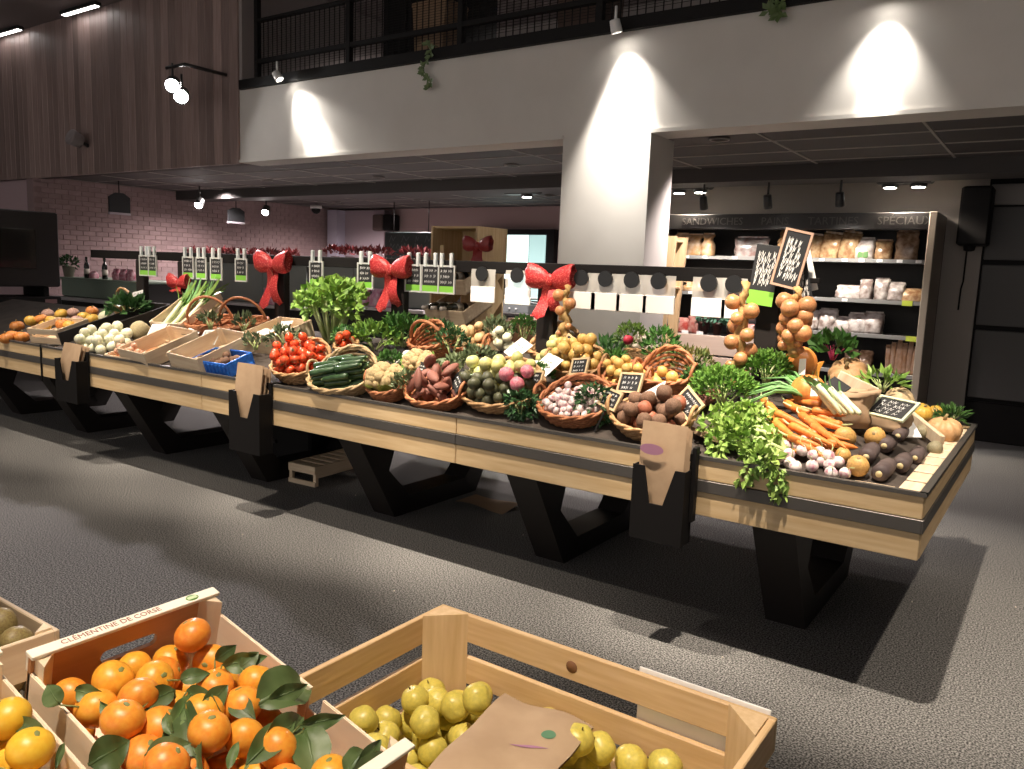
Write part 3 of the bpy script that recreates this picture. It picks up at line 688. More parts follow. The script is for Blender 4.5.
# price tags on the strips
tagm = MB().bbox(-.028, .028, -.004, .0, -.014, .016, .002).mesh('price_tag', m_whitep); tagg = MB().bbox(-.05, .05, -.006, .0, -.03, .025, .002).mesh('price_tag', M('tag_lime', (.42, .5, .05), .5))
strips = [c for c in cab.children if c.name.startswith('shelf')]
def ptag(px, py, sh, me=tagm):
    p = ony(px, py, FY+.085); obj('price_tag', me, strips[sh], T(p.x-cx_, FY+.084-cy_, SH[sh]+.014))
for px in (687, 705, 735, 762, 778, 822, 845, 862, 880, 900, 919): ptag(px, 258, 0)
for px in (690, 708, 800, 845): ptag(px, 297, 1)
ptag(908, 297, 1, tagg); ptag(912, 330, 2, tagg)
def bag_mesh(w_, d, h, mats, crimp=.25, seed=0, pinch=.75):
    q = random.Random(seed); g = MB(); n = 16; prof = []
    vs = []; lv = [0, .04, .15, .35, .55, .72, .84, .93, 1.0]
    for z in lv:
        t = max(0, (z-.6)/.4); sw = 1-(1-pinch)*math.sin(min(1, t*1.3)*math.pi)*1.0; sd = (1-t)**.7 if z > .6 else 1
        if z == 0: sw = .86; sd = .8
        for j in range(n):
            a = 2*math.pi*j/n; ca, sa = math.cos(a), math.sin(a)
            x = w_/2*sw*math.copysign(abs(ca)**.6, ca); y = d/2*max(.04, sd)*math.copysign(abs(sa)**.7, sa)
            k = 1+q.uniform(-.09, .09); vs.append((x*k, y*k, z*h))
    fs = [(i*n+j, i*n+(j+1) % n, (i+1)*n+(j+1) % n, (i+1)*n+j) for i in range(len(lv)-1) for j in range(n)]+[tuple(reversed(range(n))), tuple(range((len(lv)-1)*n, len(lv)*n))]
    g.add(vs, fs, 0, True); return g.mesh('bag', mats)
mb_roll = M('bread_rolls_bag', (.62, .33, .13), .22, (.75, .55, .38), 14, .1, vary=.1, coat=.4)
mb_slice = M('sliced_bread_bag', (.55, .37, .2), .22, (.30, .15, .07), 22, .1, vary=.2, coat=.4)
mb_dark = M('dark_bread_bag', (.20, .11, .06), .25, (.45, .3, .2), 16, .1, vary=.15, coat=.4)
mb_silver = M('silver_pack', (.55, .52, .50), .25, (.30, .17, .15), 10, .1, metal=.3, coat=.3)
mb_white = M('floury_bag', (.68, .62, .58), .3, (.20, .14, .12), 12, .1, vary=.15, coat=.3)
mb_bag = M('baguette', (.50, .27, .14), .5, (.62, .42, .30), 12, .1, vary=.15)
def shelfbag(px, sh, w_, h, mt, lab, tilt=0, d=.16, grp='bagged bread in the cabinet', extra=None):
    p = ony(px, 250, FY+.26); r = thing('bread_bag', lab, 'bread', T(p.x, FY+.26, SH[sh]+.026) @ RY(tilt), grp)
    obj('bag', bag_mesh(w_, d, h*.93, mt, seed=px, pinch=.95 if mt is not mb_roll else .6), r)
    MB().sheet(lambda u, v: (-w_*.44+w_*.88*u, .006*math.sin(u*14), h*.90+h*.10*v), 12, 1).build('crimped_top', mt, r)
    if extra: MB().bbox(-w_*.28, w_*.28, -d*.51-.004, -d*.5+.02, h*.08, h*.36, .01).build('paper_label', extra, r)
    return r
g_lab = M('bag_green', (.1, .22, .06), .5)
for a in ((682, 0, .16, .28, mb_roll, 'first bag of golden rolls, left end of the top shelf'), (695, 0, .20, .27, mb_roll, 'second bag of golden rolls on the top shelf'), (708, 0, .15, .28, mb_roll, 'third bag of golden rolls on the top shelf'),
          (752, 0, .40, .24, mb_silver, 'wide silvery pack of cured slices on the top shelf'), (788, 0, .26, .34, mb_slice, 'pale sliced loaf bag right beside the silvery pack', 6), (811, 0, .22, .28, mb_slice, 'second sliced loaf bag from the silvery pack', 4),
          (829, 0, .20, .30, mb_slice, 'leaning sliced loaf bag before the tall amber one', 8), (848, 0, .20, .31, mb_slice, 'tall amber loaf bag near the green labelled one', 8)):
    shelfbag(*a)
shelfbag(865, 0, .20, .24, mb_white, 'white bag with green label on the top shelf', 0, extra=g_lab)
shelfbag(884, 0, .17, .22, mb_slice, 'small bag right of the green labelled one on the top shelf'); shelfbag(907, 0, .22, .32, mb_dark, 'dark tall loaf bag at the right end of the top shelf')
for a in ((854, 1, .28, .15, mb_white, 'rounded floury loaf in plastic on the second shelf'), (870, 1, .13, .22, mb_white, 'thin pointed white bag on the second shelf'), (886, 1, .15, .24, mb_white, 'white bag with raised corner on the second shelf'),
          (901, 1, .17, .20, mb_white, 'last white bag on the second shelf'), (918, 1, .24, .14, mb_slice, 'low reddish pack at the right end of the second shelf'),
          (697, 1, .28, .13, mb_roll, 'orange bread pack at the left of the second shelf')):
    shelfbag(*a)
for a in ((817, 2, .20, .22, mb_white, 'first foil bread bag on the third shelf'), (835, 2, .20, .25, mb_white, 'second foil bread bag, the tallest on the third shelf'), (850, 2, .20, .17, mb_white, 'third foil bread bag, the lowest on the third shelf'),
          (866, 2, .22, .22, mb_white, 'fourth foil bread bag on the third shelf'), (881, 2, .20, .24, mb_white, 'fifth foil bread bag, rightmost on the third shelf')):
    shelfbag(*a, d=.2)
for i in range(7): shelfbag(900+i*4.2, 3, .05, .30+.03*(i % 3), mb_bag, 'slim baguette bag standing at the right of the fourth shelf', rnd.uniform(-4, 4), .06, 'baguettes in the cabinet')
for px, lab in ((862, 'dark rusk pack on the fourth shelf, farthest from the baguettes'), (877, 'dark rusk pack on the fourth shelf, nearest to the baguettes')): shelfbag(px, 3, .14, .22, mb_dark, lab)
# cable and dark downpipe box right of the cabinet
p = ony(976, 220, 9.6); r = thing('wall_box', 'dark boxed duct under the ceiling right of the bread cabinet', 'duct box', T(p.x, 9.55, 2.04))
MB().bbox(-.14, .14, -.15, .15, 0, BB-.1-2.04, .02).build('casing', m_black, r); MB().lathe([(.02, -.06), (.05, -.05), (.06, 0)], 12, T(-.02, -.08, 0)).build('cap', m_black, r)
a = ony(967, 248, 9.72); b = ony(958, 310, 9.72)
tag(MB().tube([(a.x, 9.73, a.z), (a.x+.0, 9.72, a.z-.35), ((a.x+b.x)/2-.005, 9.72, (a.z+b.z)/2-.1), (b.x, 9.73, b.z)], .008, 6).build('loose_cable', m_black), 'thin dark cable hanging down the grey wall', 'cable')

# ------------------------------------------------------------------ wooden wine rack and zigzag rack
Y0 = 5.3
a = ony(433, 222, Y0); b = ony(478, 225, Y0); xw = b.x-a.x
wr = thing('wine_rack', 'light wooden zigzag wine rack standing behind the table', 'rack', T(a.x, Y0, 0))
zz = [(0, .0), (.0, 1.96), (.42, 1.96), (.42, 1.60), (.30, 1.52), (.42, 1.38), (.24, 1.22), (.42, 1.05), (.42, 0)]
MB().prism([(-.02-.0+q[0]*-0+q[0]*0+(.0 if False else q[0])-.0, q[1]) for q in zz], 0, .02, 'x').build('side_panel', m_pine_z, wr, T(0, 0, 0) @ T(0, 0, 0))
MB().bbox(.02, xw, .38, .40, 0, 1.96, .004).build('back_panel', m_pine_z, wr)
MB().prism(zz, xw-.02, xw, 'x').build('side_panel', m_pine_z, wr)
for z in (1.94, 1.60, .95): MB().bbox(.02, xw-.02, 0, .38, z, z+.02, .004).build('shelf', m_pine_x, wr)
MB().bbox(.10, .14, -.02, .0, 1.62, 1.8, .004).build('stile', m_pine_z, wr); MB().bbox(.10, xw+.03, -.10, .3, 1.60, 1.62, .004).build('ledge', m_pop_x, wr)
bin_ = []
for zb in (1.22, 1.47):
    Mx = T(.12, -.02, zb) @ RX(24)
    g = MB(); g.bbox(0, xw-.08, -.16, .22, 0, .015, .003, Mx).bbox(0, xw-.08, -.175, -.16, 0, .13, .003, Mx).bbox(0, .015, -.16, .22, 0, .12, .003, Mx).bbox(xw-.095, xw-.08, -.16, .22, 0, .12, .003, Mx)
    g.build('tilted_bin', m_pop_x, wr); bin_.append(Mx)
m_wine = M('wine_glass', (.012, .016, .012), .12, coat=.4); m_caps = M('capsule', (.55, .5, .45), .35); m_lbl = M('wine_label', (.62, .58, .5), .7)
def bottle(Mx, lab, cap=m_caps, s=1.0, grp=None, bodym=None, label=True):
    r = thing('wine_bottle', lab, 'bottle', Mx @ S(s), grp)
    MB().lathe([(.02, .0), (.036, .0), (.038, .006), (.038, .18), (.034, .205), (.018, .235), (.0145, .25), (.0145, .30), (.016, .30), (.016, .312), (.01, .312)], 16).build('glass', bodym or m_wine, r)
    MB().lathe([(.0155, .262), (.0165, .262), (.0165, .314), (.004, .316)], 14).build('capsule', cap, r)
    if label: MB().lathe([(.0384, .06), (.0386, .06), (.0386, .14), (.0384, .14)], 16, cap=False).build('paper_label', m_lbl, r)
    return r
WR = wr.matrix_basis
for j, Mx in enumerate(bin_):
    for i in range(3):
        bottle(WR @ Mx @ T(.06+i*.095, .05, .06) @ RX(68), ('left', 'middle', 'right')[i]+' dark wine bottle lying in the '+('lower' if j == 0 else 'upper')+' bin of the wooden rack', m_caps, 1.0, 'wine bottles in the wooden rack')
Y0 = 6.95
a = ony(662, 235, Y0); w_ = .15
zz2 = [(0, 0), (-.10, .65), (-.08, .95), (-.01, 1.10), (-.03, 1.35), (.0, 1.98), (.14, 1.98), (.10, 1.35), (.09, 1.08), (.15, .90), (.10, .65), (.12, 0)]
zr = thing('display_rack', 'narrow wooden rack with wavy side right of the pillar', 'rack', T(a.x, Y0, 0))
MB().prism(zz2, 0, .03).build('side_board', m_pine_z, zr); MB().prism([(q[0]*.9+.01, q[1]) for q in zz2], .27, .30).build('side_board', m_pine_z, zr)
for z in (.4, .95, 1.5, 1.93): MB().bbox(0, .1, .03, .27, z, z+.02, .004).build('rung', m_pine_x, zr)

# ------------------------------------------------------------------ little flower counter right of the pillar
Y0 = 7.5; a = ony(672, 335, Y0); b = ony(757, 337, Y0); ct = 1.06
m_cream = wood('cream_panel', (.72, .58, .47), (.66, .52, .41), 'x')
fc = thing('flower_counter', 'cream panelled counter with stepped trays behind the onion string', 'counter', T((a.x+b.x)/2, Y0+.3, 0)); hw = (b.x-a.x)/2
for z0, z1 in ((.87, ct), (.66, .855), (.45, .645), (.0, .435)): MB().bbox(-hw, hw, -.30, -.27, z0, z1, .005).build('front_panel', m_cream, fc)
MB().bbox(-hw, hw, -.27, .3, .0, .85, .01).build('body', m_cab, fc); MB().bbox(-hw, hw, -.28, .3, ct-.015, ct, .004).build('top', m_cab, fc)
MB().bbox(-hw, hw, .08, .3, ct, ct+.14, .004).build('step', m_cab, fc); MB().bbox(-hw, hw, .27, .3, ct, ct+.42, .004).build('back_board', M('brown_board', (.10, .055, .045), .6), fc)
def leafcloud(g, n, rx, ry, rz, ls, seed, base=(0, 0, 0), up=.5, mi=0, wid=.45, lo=-1):
    q = np.random.RandomState(seed)
    for i in range(n):
        d = q.normal(size=3); d /= np.linalg.norm(d); d[2] = d[2] if d[2] > lo else -d[2]
        rr = q.uniform(.45, 1)**.5
        p = Vector((d[0]*rx*rr+base[0], d[1]*ry*rr+base[1], d[2]*rz*rr+base[2]))
        dr = Vector((d[0]+q.normal()*.5, d[1]+q.normal()*.5, d[2]+up+q.normal()*.4)).normalized()
        sd = dr.cross(Vector((q.normal(), q.normal(), q.normal()))).normalized(); nr = dr.cross(sd)
        l = ls*q.uniform(.6, 1.25); wd = l*wid
        g.add([p, p+dr*l*.45+sd*wd*.5+nr*l*.12, p+dr*l-nr*l*.1, p+dr*l*.45-sd*wd*.5+nr*l*.12], [(0, 1, 2), (0, 2, 3)], mi, False)
    return g
m_leafd = M('leaf_dark', (.045, .13, .04), .45, (.02, .07, .02), 8, vary=.15); m_pinkfl = M('pink_petals', (.62, .16, .22), .5, vary=.2); m_pot = M('dark_pot', (.10, .04, .035), .5)
m_redpack = M('red_pack', (.38, .06, .045), .3, (.55, .35, .28), 18, .05, vary=.2)
for i, px in enumerate((704, 717, 731)):
    p = ony(px, 330, Y0+.16); lab = ('left', 'middle', 'right')[i]+' small potted cyclamen with pink flowers on the cream counter'
    r = thing('potted_cyclamen', lab, 'plant', T(p.x, Y0+.16, ct), 'cyclamens on the cream counter')
    MB().lathe([(.035, 0), (.05, .10), (.055, .10), (.055, .12), (.04, .12)], 12).build('pot', m_pot, r)
    stuff(leafcloud(MB(), 60, .075, .075, .05, .06, i, (0, 0, .16), .3, wid=.8).build('leaves', M('cyclamen_leaf', (.10, .26, .16), .5), r))
    stuff(leafcloud(MB(), 40, .06, .06, .03, .05, i+9, (0, 0, .26), .8, wid=.6).build('flowers', m_pinkfl, r))
fxc = fc.matrix_basis.translation.x
for i, (px, st) in enumerate(((674, 0), (683, 0), (693, 0), (676, 1), (688, 1), (742, 0), (750, 0), (697, 1))):
    p = ony(px, 325, Y0+.12 if not st else Y0+.2)
    tag(obj('red_packet', bag_mesh(.11, .06, .13+.02*(i % 3), m_redpack, seed=i), None, T(min(max(p.x, fxc-hw+.07), fxc+hw-.07), Y0+(.12 if not st else .47), ct+(.14 if st else 0))), 'small red packet set in rows on the cream counter', 'packet', 'red packets on the cream counter')
for px in (685, 700): 
    p = ony(px, 330, Y0+.035); tag(MB().bbox(-.035, .035, -.002, .002, 0, .03, .001).build('price_card', m_whitep, None, T(p.x, Y0+.035, ct)), 'tiny white price card on the edge of the cream counter', 'card', 'price cards on the cream counter')

# ------------------------------------------------------------------ service counters far behind the table
m_cgreen = M('counter_green', (.27, .34, .27), .5); m_cgrey = M('counter_grey', (.24, .255, .24), .5); m_ledge = M('ledge_white', (.62, .58, .60), .4)
def counter(px0, px1, pt, Y, mt, lab, ledge_y=None, n=2):
    a = ony(px0, pt, Y); b = ony(px1, pt, Y); zt = (a.z+b.z)/2; w_ = b.x-a.x
    r = thing('service_counter', lab, 'counter', T(a.x, Y, 0), 'service counters behind the table')
    zl = .42 if ledge_y is None else ony((px0+px1)/2, ledge_y, Y).z
    for k in range(n): MB().bbox(w_*k/n+.004, w_*(k+1)/n-.004, 0, .03, zl+.02, zt-.03, .006).build('front_panel', mt, r)
    MB().bbox(0, w_, .03, .75, .0, zt-.03, .01).build('body', m_cab, r)
    MB().bbox(-.02, w_+.02, -.02, .77, zt-.03, zt, .005).build('top', mt, r)
    MB().bbox(-.02, w_+.02, -.16, .03, zl-.03, zl+.01, .005).build('ledge', m_ledge, r)
    MB().bbox(0, w_, -.02, .03, .05, zl-.03, .006).build('lower_front', m_cab, r)
    return r, zt
r, z1 = counter(61, 138, 279, 5.75, m_cgreen, 'dull green counter carrying two dark bottles', 300, 1)
r, z2 = counter(186, 306, 262, 6.9, m_cgrey, 'grey counter topped with dark red plants left of the celery', 303, 3)
r, z3 = counter(318, 432, 262, 6.9, m_cgrey, 'dark grey counter behind the celery with red items', 307, 3)
r, z4 = counter(437, 556, 312, 8.2, m_cab, 'dark counter with a scale below the lit window', 326, 2)
# bottles, plant and pink parcels on the green counter
for px, lab in ((87, 'left dark bottle on the green counter'), (105, 'right dark bottle on the green counter')):
    p = ony(px, 278, 5.8); bottle(T(p.x, 5.8, z1), lab, m_wine, .92, 'bottles on the green counter')
m_pinkpack = M('pink_pack', (.70, .45, .50), .4, (.45, .10, .16), 25, .05, vary=.15)
for i, px in enumerate((94, 117, 124, 131)):
    p = ony(px, 278, 5.85); tag(obj('pink_packet', bag_mesh(.13, .1, .10 if i == 0 else .15, m_pinkpack, seed=i), None, T(p.x, 5.85, z1)), 'pink and white packet on the green counter', 'packet', 'pink packets on the green counter')
p = ony(69, 276, 5.8); r = thing('potted_plant', 'small leafy plant in a pale pot on the green counter', 'plant', T(p.x, 5.8, z1))
MB().lathe([(.06, 0), (.08, .14), (.085, .14), (.085, .16), (.06, .16)], 12).build('pot', M('pale_pot', (.35, .32, .25), .7), r); stuff(leafcloud(MB(), 120, .13, .1, .07, .07, 4, (0, 0, .2), .5).build('leaves', m_leafd, r))
m_redleaf = M('red_leaf', (.28, .025, .03), .5, (.10, .02, .02), 12, vary=.2)
RP = [(196, z2), (211, z2), (224, z2), (238, z2), (256, z2), (270, z2), (290, z2), (335, z3), (350, z3), (366, z3), (382, z3), (410, z3), (424, z3)]
rps = []
for i, (px, zz) in enumerate(RP):
    p = ony(px, 262, 7.15); r = thing('red_plant', 'low dark red leafy plant in a row on the grey counters', 'plant', T(p.x, 7.15, zz), 'dark red plants on the grey counters')
    MB().lathe([(.05, 0), (.06, .06), (.045, .06)], 10).build('pot', m_pot, r); rps.append(r)
    stuff(leafcloud(MB(), 70, .13, .1, .07, .08, i, (0, 0, .08), .6, lo=0).build('leaves', m_redleaf, r))
autolabel(rps[:7], 'red plant', 'on the left grey counter', 7, ('only',)); autolabel(rps[7:], 'red plant', 'on the right grey counter', 7, ('only',))
# pink flower parcels standing on the ledges
for i, (px, py, Y) in enumerate(((448, 322, 8.1), (462, 325, 8.1), (474, 324, 8.1), (370, 330, 6.7), (383, 326, 6.7), (262, 312, 6.7), (270, 318, 6.7), (358, 329, 6.7))):
    zl = ony(250 if px < 300 else 375, 303 if px < 300 else 307, 6.9).z if Y == 6.7 else ony(497, 326, 8.2).z
    p = ony(px, py, Y); tag(obj('flower_parcel', bag_mesh(.20, .12, .18+.03*(i % 2), M('magenta_pack', (.62, .22, .38), .35, (.8, .6, .68), 14, .1, vary=.15), seed=i+30, pinch=.6), None, T(p.x, (6.9 if Y == 6.7 else 8.2)-.09, zl+.012)), 'pink wrapped parcel standing on a counter ledge', 'parcel', 'pink parcels on the counter ledges')
# scale under the window
p = ony(515, 312, 8.5); r = thing('shop_scale', 'grey shop scale on the counter below the lit window', 'scale', T(p.x, 8.55, z4))
MB().prism([(-.28, 0), (.30, 0), (.30, .10), (-.10, .16), (-.28, .22)], -.2, .2).build('body', M('scale_grey', (.22, .24, .24), .35), r)
MB().bbox(-.18, .30, -.19, .19, .17, .19, .008).build('pan', M('pan_steel', (.5, .52, .52), .3, metal=.8), r); MB().bbox(-.30, -.26, -.15, .15, .2, .42, .006).build('display', m_black, r)
for k in range(2): MB().lathe([(.012, 0), (.012, .02)], 8, T(.02+k*.1, -.2, .05) @ RX(90)).build('button', m_lampw, r)
# big cake shaped glass jar by the window
p = ony(503, 300, 8.6); r = thing('glass_jar', 'greenish glass jar standing on the scale counter', 'jar', T(p.x-.35, 8.62, z4))
MB().lathe([(.08, 0), (.11, .03), (.11, .2), (.07, .26), (.05, .28)], 14).build('jar_body', M('jar_glass', (.25, .38, .36), .1, alpha=.6), r); MB().lathe([(.055, .28), (.06, .30), (.02, .34)], 12).build('lid', m_steel, r)
# cardboard boxes between table and counter
m_card = M('cardboard', (.36, .23, .14), .8)
for (px, py, Y, w_, h, d, lab) in ((489, 338, 6.2, .30, .16, .3, 'small cardboard box behind the wine rack'), (530, 338, 6.75, .36, .15, .3, 'low reddish cardboard box behind the middle bow post')):
    p = ony(px, py, Y); r = thing('cardboard_box', lab, 'box', T(p.x, Y, 0), 'boxes on the trolley')
    MB().bbox(-w_/2, w_/2, -d/2, d/2, .78, .78+.36, .004).build('carton', m_card, r)
    MB().bbox(-w_/2-.02, w_/2+.02, -d/2-.02, d/2+.02, 0, .78, .01).build('stand', m_cab, r)
    MB().box(-.025, .025, -d/2-.001, d/2+.001, 1.0, 1.1415).build('tape', M('tape', (.45, .33, .2), .35), r)
# dark chalk board hanging at the back
a = ony(386, 232, 10.5); b = ony(436, 268, 10.5)
cbd = thing('menu_board', 'big dark menu board hanging beside the back door', 'board', T((a.x+b.x)/2, 10.5, b.z))
MB().bbox(-(b.x-a.x)/2, (b.x-a.x)/2, -.03, .03, 0, a.z-b.z, .01).build('board', M('board_green', (.02, .03, .028), .5), cbd)
g = MB(); chalk_lines(g, (b.x-a.x), a.z-b.z, 4, -.033, 5, .008); g.build('lettering', M('faint_chalk', (.14, .15, .15), .8), cbd)
for s in (-1, 1): MB().tube([(s*.4, 0, a.z-b.z), (s*.4, 0, BB-b.z)], .008, 6).build('cord', m_black, cbd)
# dark oven at the far left
OX = -10.4; a = onx(58, 213, OX); zb = onx(58, 287, OX).z; zt = a.z
ov = thing('display_oven', 'large black glass fronted cabinet at the left picture edge', 'cabinet', T(OX, a.y-1.0, 0) @ RZ(90))
MB().bbox(-1.2, 1.0, 0, .62, zb, zt, .015).build('body', M('oven_black', (.02, .017, .017), .35), ov)
MB().bbox(-.75, .72, -.02, .0, zb+.22, zt-.22, .01).build('glass_door', M('oven_glass', (.012, .012, .012), .08, coat=.5), ov)
MB().bbox(-.55, -.08, -.026, -.02, zb+.35, zt-.27, .004).build('painted_glow', M('painted_glow_brown', (.16, .095, .05), .6), ov)  # warm glow reflected in the glass, painted as a brown panel
for x in (-1.0, -.1, .85): MB().bbox(x-.03, x+.03, .05, .6, zb-.12, zb, .005).build('foot', m_black, ov)
MB().bbox(-1.2, .98, -.05, .62, .72, zb-.12, .01).build('stand_top', m_black, ov); MB().bbox(-1.15, .30, .05, .60, .0, .72, .01).build('stand_body', m_cab, ov); MB().bbox(.78, .92, -.055, -.05, zb-.2, zb-.15, .002).build('display', M('oven_display', (.22, .12, .12), .4), ov)
# ------------------------------------------------------------------ baskets, crates and produce on the table
def pack(n, r, a, b, floor=0.0, seed=0, shape='e', tries=60, rv=.12, bowl=0.0):
    q = random.Random(seed); out = []
    for i in range(n):
        ri = r*q.uniform(1-rv, 1+rv); best = None
        for t in range(tries):
            if shape == 'e':
                an = q.uniform(0, 2*math.pi); k = math.sqrt(q.random()); x = (a-ri*.9)*k*math.cos(an); y = (b-ri*.9)*k*math.sin(an)
            else: x = q.uniform(-a+ri, a-ri); y = q.uniform(-b+ri, b-ri)
            z = floor+ri+bowl*((x/a)**2+(y/b)**2)
            for (X, Y, Z, R) in out:
                d2 = (x-X)**2+(y-Y)**2; s2 = (ri+R)*.97
                if d2 < s2*s2: z = max(z, Z+math.sqrt(s2*s2-d2))
            if best is None or z < best[2]: best = (x, y, z, ri)
        out.append(best)
    return out
def rot_rand(q, full=True):
    return RZ(q.uniform(0, 360)) @ RX(q.uniform(-180, 180) if full else q.uniform(-35, 35)) @ RY(q.uniform(-40, 40))
def fill(name, label, cat, grp, meshes, Mx, pos, seed=0, full=True, scale=1.0):
    q = random.Random(seed); res = []
    for (x, y, z, r) in pos:
        me = q.choice(meshes)
        o = obj(name, me, None, Mx @ T(x, y, z) @ rot_rand(q, full) @ S(r*scale)); tag(o, label, cat, grp); res.append(o)
    return res
def basket(Mx, a, b, h, lab, mt=None, handles='ears', name='wicker_basket', back=0.0, n=44, flare=.78):
    mt = mt or m_wick; r = thing(name, lab, 'basket', Mx, 'wicker baskets on the table')
    rows = max(5, int(h/.014)); g = MB()
    def hz(an): return h*(1+back*max(0, math.sin(an))**1.5)
    for i in range(rows):
        u = (i+.5)/rows; k = flare+(1-flare)*u**.8
        pts = []
        for j in range(n):
            an = 2*math.pi*j/n; w_ = 1+.022*(1 if (j+i) % 2 else -1)
            pts.append((a*k*w_*math.cos(an), b*k*w_*math.sin(an), hz(an)*u))
        g.tube(pts, h/rows*.62, 5, True)
    g.build('weave', mt, r)
    MB().lathe([(.01, .004), (1, .004), (1, .012), (.01, .012)], 24, S(a*flare, b*flare, 1)).build('base', mt, r)
    rim = MB()
    for ph in (0, math.pi):
        rim.tube([((a+.006*math.cos(j*1.1+ph))*math.cos(2*math.pi*j/n), (b+.006*math.cos(j*1.1+ph))*math.sin(2*math.pi*j/n), hz(2*math.pi*j/n)+.007*math.sin(j*1.1+ph)) for j in range(n)], .0085, 6, True)
    rim.build('rim', mt, r)
    if handles == 'ears':
        for s in (-1, 1):
            MB().tube([(s*(a+.012*math.sin(t)), -.05*math.cos(t), h+.065*math.sin(t)) for t in [math.pi*i/12 for i in range(13)]], .009, 7).build('handle', mt, r)
    elif handles == 'hoop':
        MB().tube([(a*.98*math.cos(t), 0, h*.9+a*1.05*math.sin(t)) for t in [math.pi*i/20 for i in range(21)]], .011, 8).build('handle', mt, r)
    return r
def tray(Mx, L, W, Hh, lab, name='wooden_tray', slats=1, mx=None, my=None, th=.008, bottom=True, posts=True, gap=.35, cat='crate', grp=None):
    mx = mx or m_pop_x; my = my or m_pop_y; r = thing(name, lab, cat, Mx, grp)
    if bottom: MB().bbox(-L/2, L/2, -W/2, W/2, 0, .006, .002).build('bottom', mx, r)
    sh = Hh/(slats+(slats-1)*gap)
    for k in range(slats):
        z0 = .006+k*sh*(1+gap); z1 = z0+sh-.006
        for s in (-1, 1):
            y0, y1 = sorted((s*W/2, s*(W/2-th))); MB().bbox(-L/2, L/2, y0, y1, z0, z1, .002).build('side_slat', mx, r)
            x0, x1 = sorted((s*L/2, s*(L/2-th))); MB().bbox(x0, x1, -W/2+th, W/2-th, z0, z1, .002).build('end_slat', my, r)
    if posts:
        for sx in (-1, 1):
            for sy in (-1, 1):
                px, py = sx*(L/2-th), sy*(W/2-th)
                MB().prism([(px, py), (px-sx*.03, py), (px, py-sy*.03)], .006, Hh+.004, 'z').build('corner_post', m_popz, r)
    return r
# ---- produce meshes (radius one) --------------------------------
def blob(seed, amp=.1, sx=1, sy=1, sz=1, n=12, m=8, mats=None, ribs=0, ribd=0, dent=0):
    q = random.Random(seed); ph = [q.uniform(0, 6.3) for _ in range(6)]
    def fn(a, th):
        k = 1+amp*(math.sin(2*a+ph[0])*math.cos(th)+math.sin(3*a+2*th+ph[1])*.6+math.sin(2*th+ph[2])*.5)*.5
        if ribs: k *= 1-ribd*(1-abs(math.sin(ribs*a/2)))**1.5*math.cos(th)**.5
        if dent: k *= 1-dent*math.exp(-((th-math.pi/2)/.35)**2)-dent*.7*math.exp(-((th+math.pi/2)/.35)**2)
        return k
    g = MB(); g.ball(1, n, m, None, 0, fn, sx, sy, sz); return g.mesh('blob', mats)
m_tom = M('tomato', (.66, .055, .025), .22, (.72, .12, .03), 3, vary=.12, coat=.3)
m_zuc = M('zucchini', (.02, .055, .018), .3, (.05, .11, .04), 30, vary=.2)
m_zend = M('zucchini_end', (.20, .28, .12), .5)
m_pot_ = M('potato_red', (.33, .12, .10), .6, (.30, .11, .08), 8, .1, vary=.2)
m_sweet = M('sweet_potato', (.27, .095, .07), .65, (.19, .07, .045), 8, .15, vary=.2)
m_avo = M('dark_radish_green', (.06, .065, .035), .5, (.10, .10, .05), 10, .1, vary=.25)
m_pear = M('pear_green', (.50, .50, .17), .4, (.60, .55, .25), 6, vary=.15)
m_beetp = M('pink_beet', (.62, .13, .20), .5, (.7, .3, .33), 4, vary=.1)
m_yel = M('yellow_apple', (.70, .47, .15), .4, (.60, .36, .10), 5, vary=.12)
m_ylemon = M('yellow_small', (.72, .50, .15), .4, (.62, .38, .12), 6, vary=.12)
m_turnip = M('turnip_white', (.78, .74, .60), .45, (.62, .64, .40), 3, vary=.08)
m_radish = M('baby_turnip', (.80, .72, .68), .4, (.50, .20, .28), 1.2, vary=.08, lo=.45, hi=.7)
m_beet = M('earthy_beet', (.13, .07, .04), .8, (.22, .12, .075), 7, .2, vary=.25)
m_beetr = M('orange_beet', (.42, .13, .07), .6, (.30, .10, .05), 6, .1, vary=.15)
m_garlic = M('garlic_white', (.78, .72, .62), .5, (.66, .55, .48), 5, vary=.08)
m_cauli = M('cauliflower', (.68, .52, .28), .8, (.50, .35, .16), 45, .9, vary=.05)
m_carrot = M('carrot', (.72, .25, .05), .45, (.60, .17, .03), 20, .08, vary=.15, stretch=(1, 1, 3))
m_bradish = M('black_radish', (.065, .045, .045), .7, (.11, .08, .075), 14, .2, vary=.2)
m_cutend = M('pale_cut', (.55, .45, .24), .6)
m_ruta = M('rutabaga', (.66, .40, .12), .5, (.52, .28, .09), 5, .08, vary=.12)
m_pump = M('pumpkin_orange', (.66, .26, .055), .45, (.55, .18, .04), 5, vary=.12)
m_pumpl = M('pumpkin_pale', (.66, .40, .20), .5, (.58, .33, .15), 6, vary=.1)
m_sqy = M('squash_yellow', (.70, .45, .08), .4, (.6, .33, .05), 5, vary=.1)
m_sqp = M('squash_pale', (.68, .52, .32), .5, (.6, .45, .25), 6, vary=.1)
m_stem = M('dry_stem', (.30, .22, .10), .8); m_flesh = M('pumpkin_flesh', (.78, .36, .06), .5, (.70, .28, .04), 9)
m_green = M('leaf_green', (.10, .26, .045), .5, (.05, .15, .03), 10, vary=.2); m_lime = M('leaf_lime', (.27, .43, .08), .5, (.14, .28, .05), 10, vary=.15)
m_pars = M('parsley', (.10, .24, .035), .55, (.17, .33, .05), 25, vary=.1); m_stalk = M('celery_stalk', (.42, .52, .18), .45, (.55, .62, .32), 12)
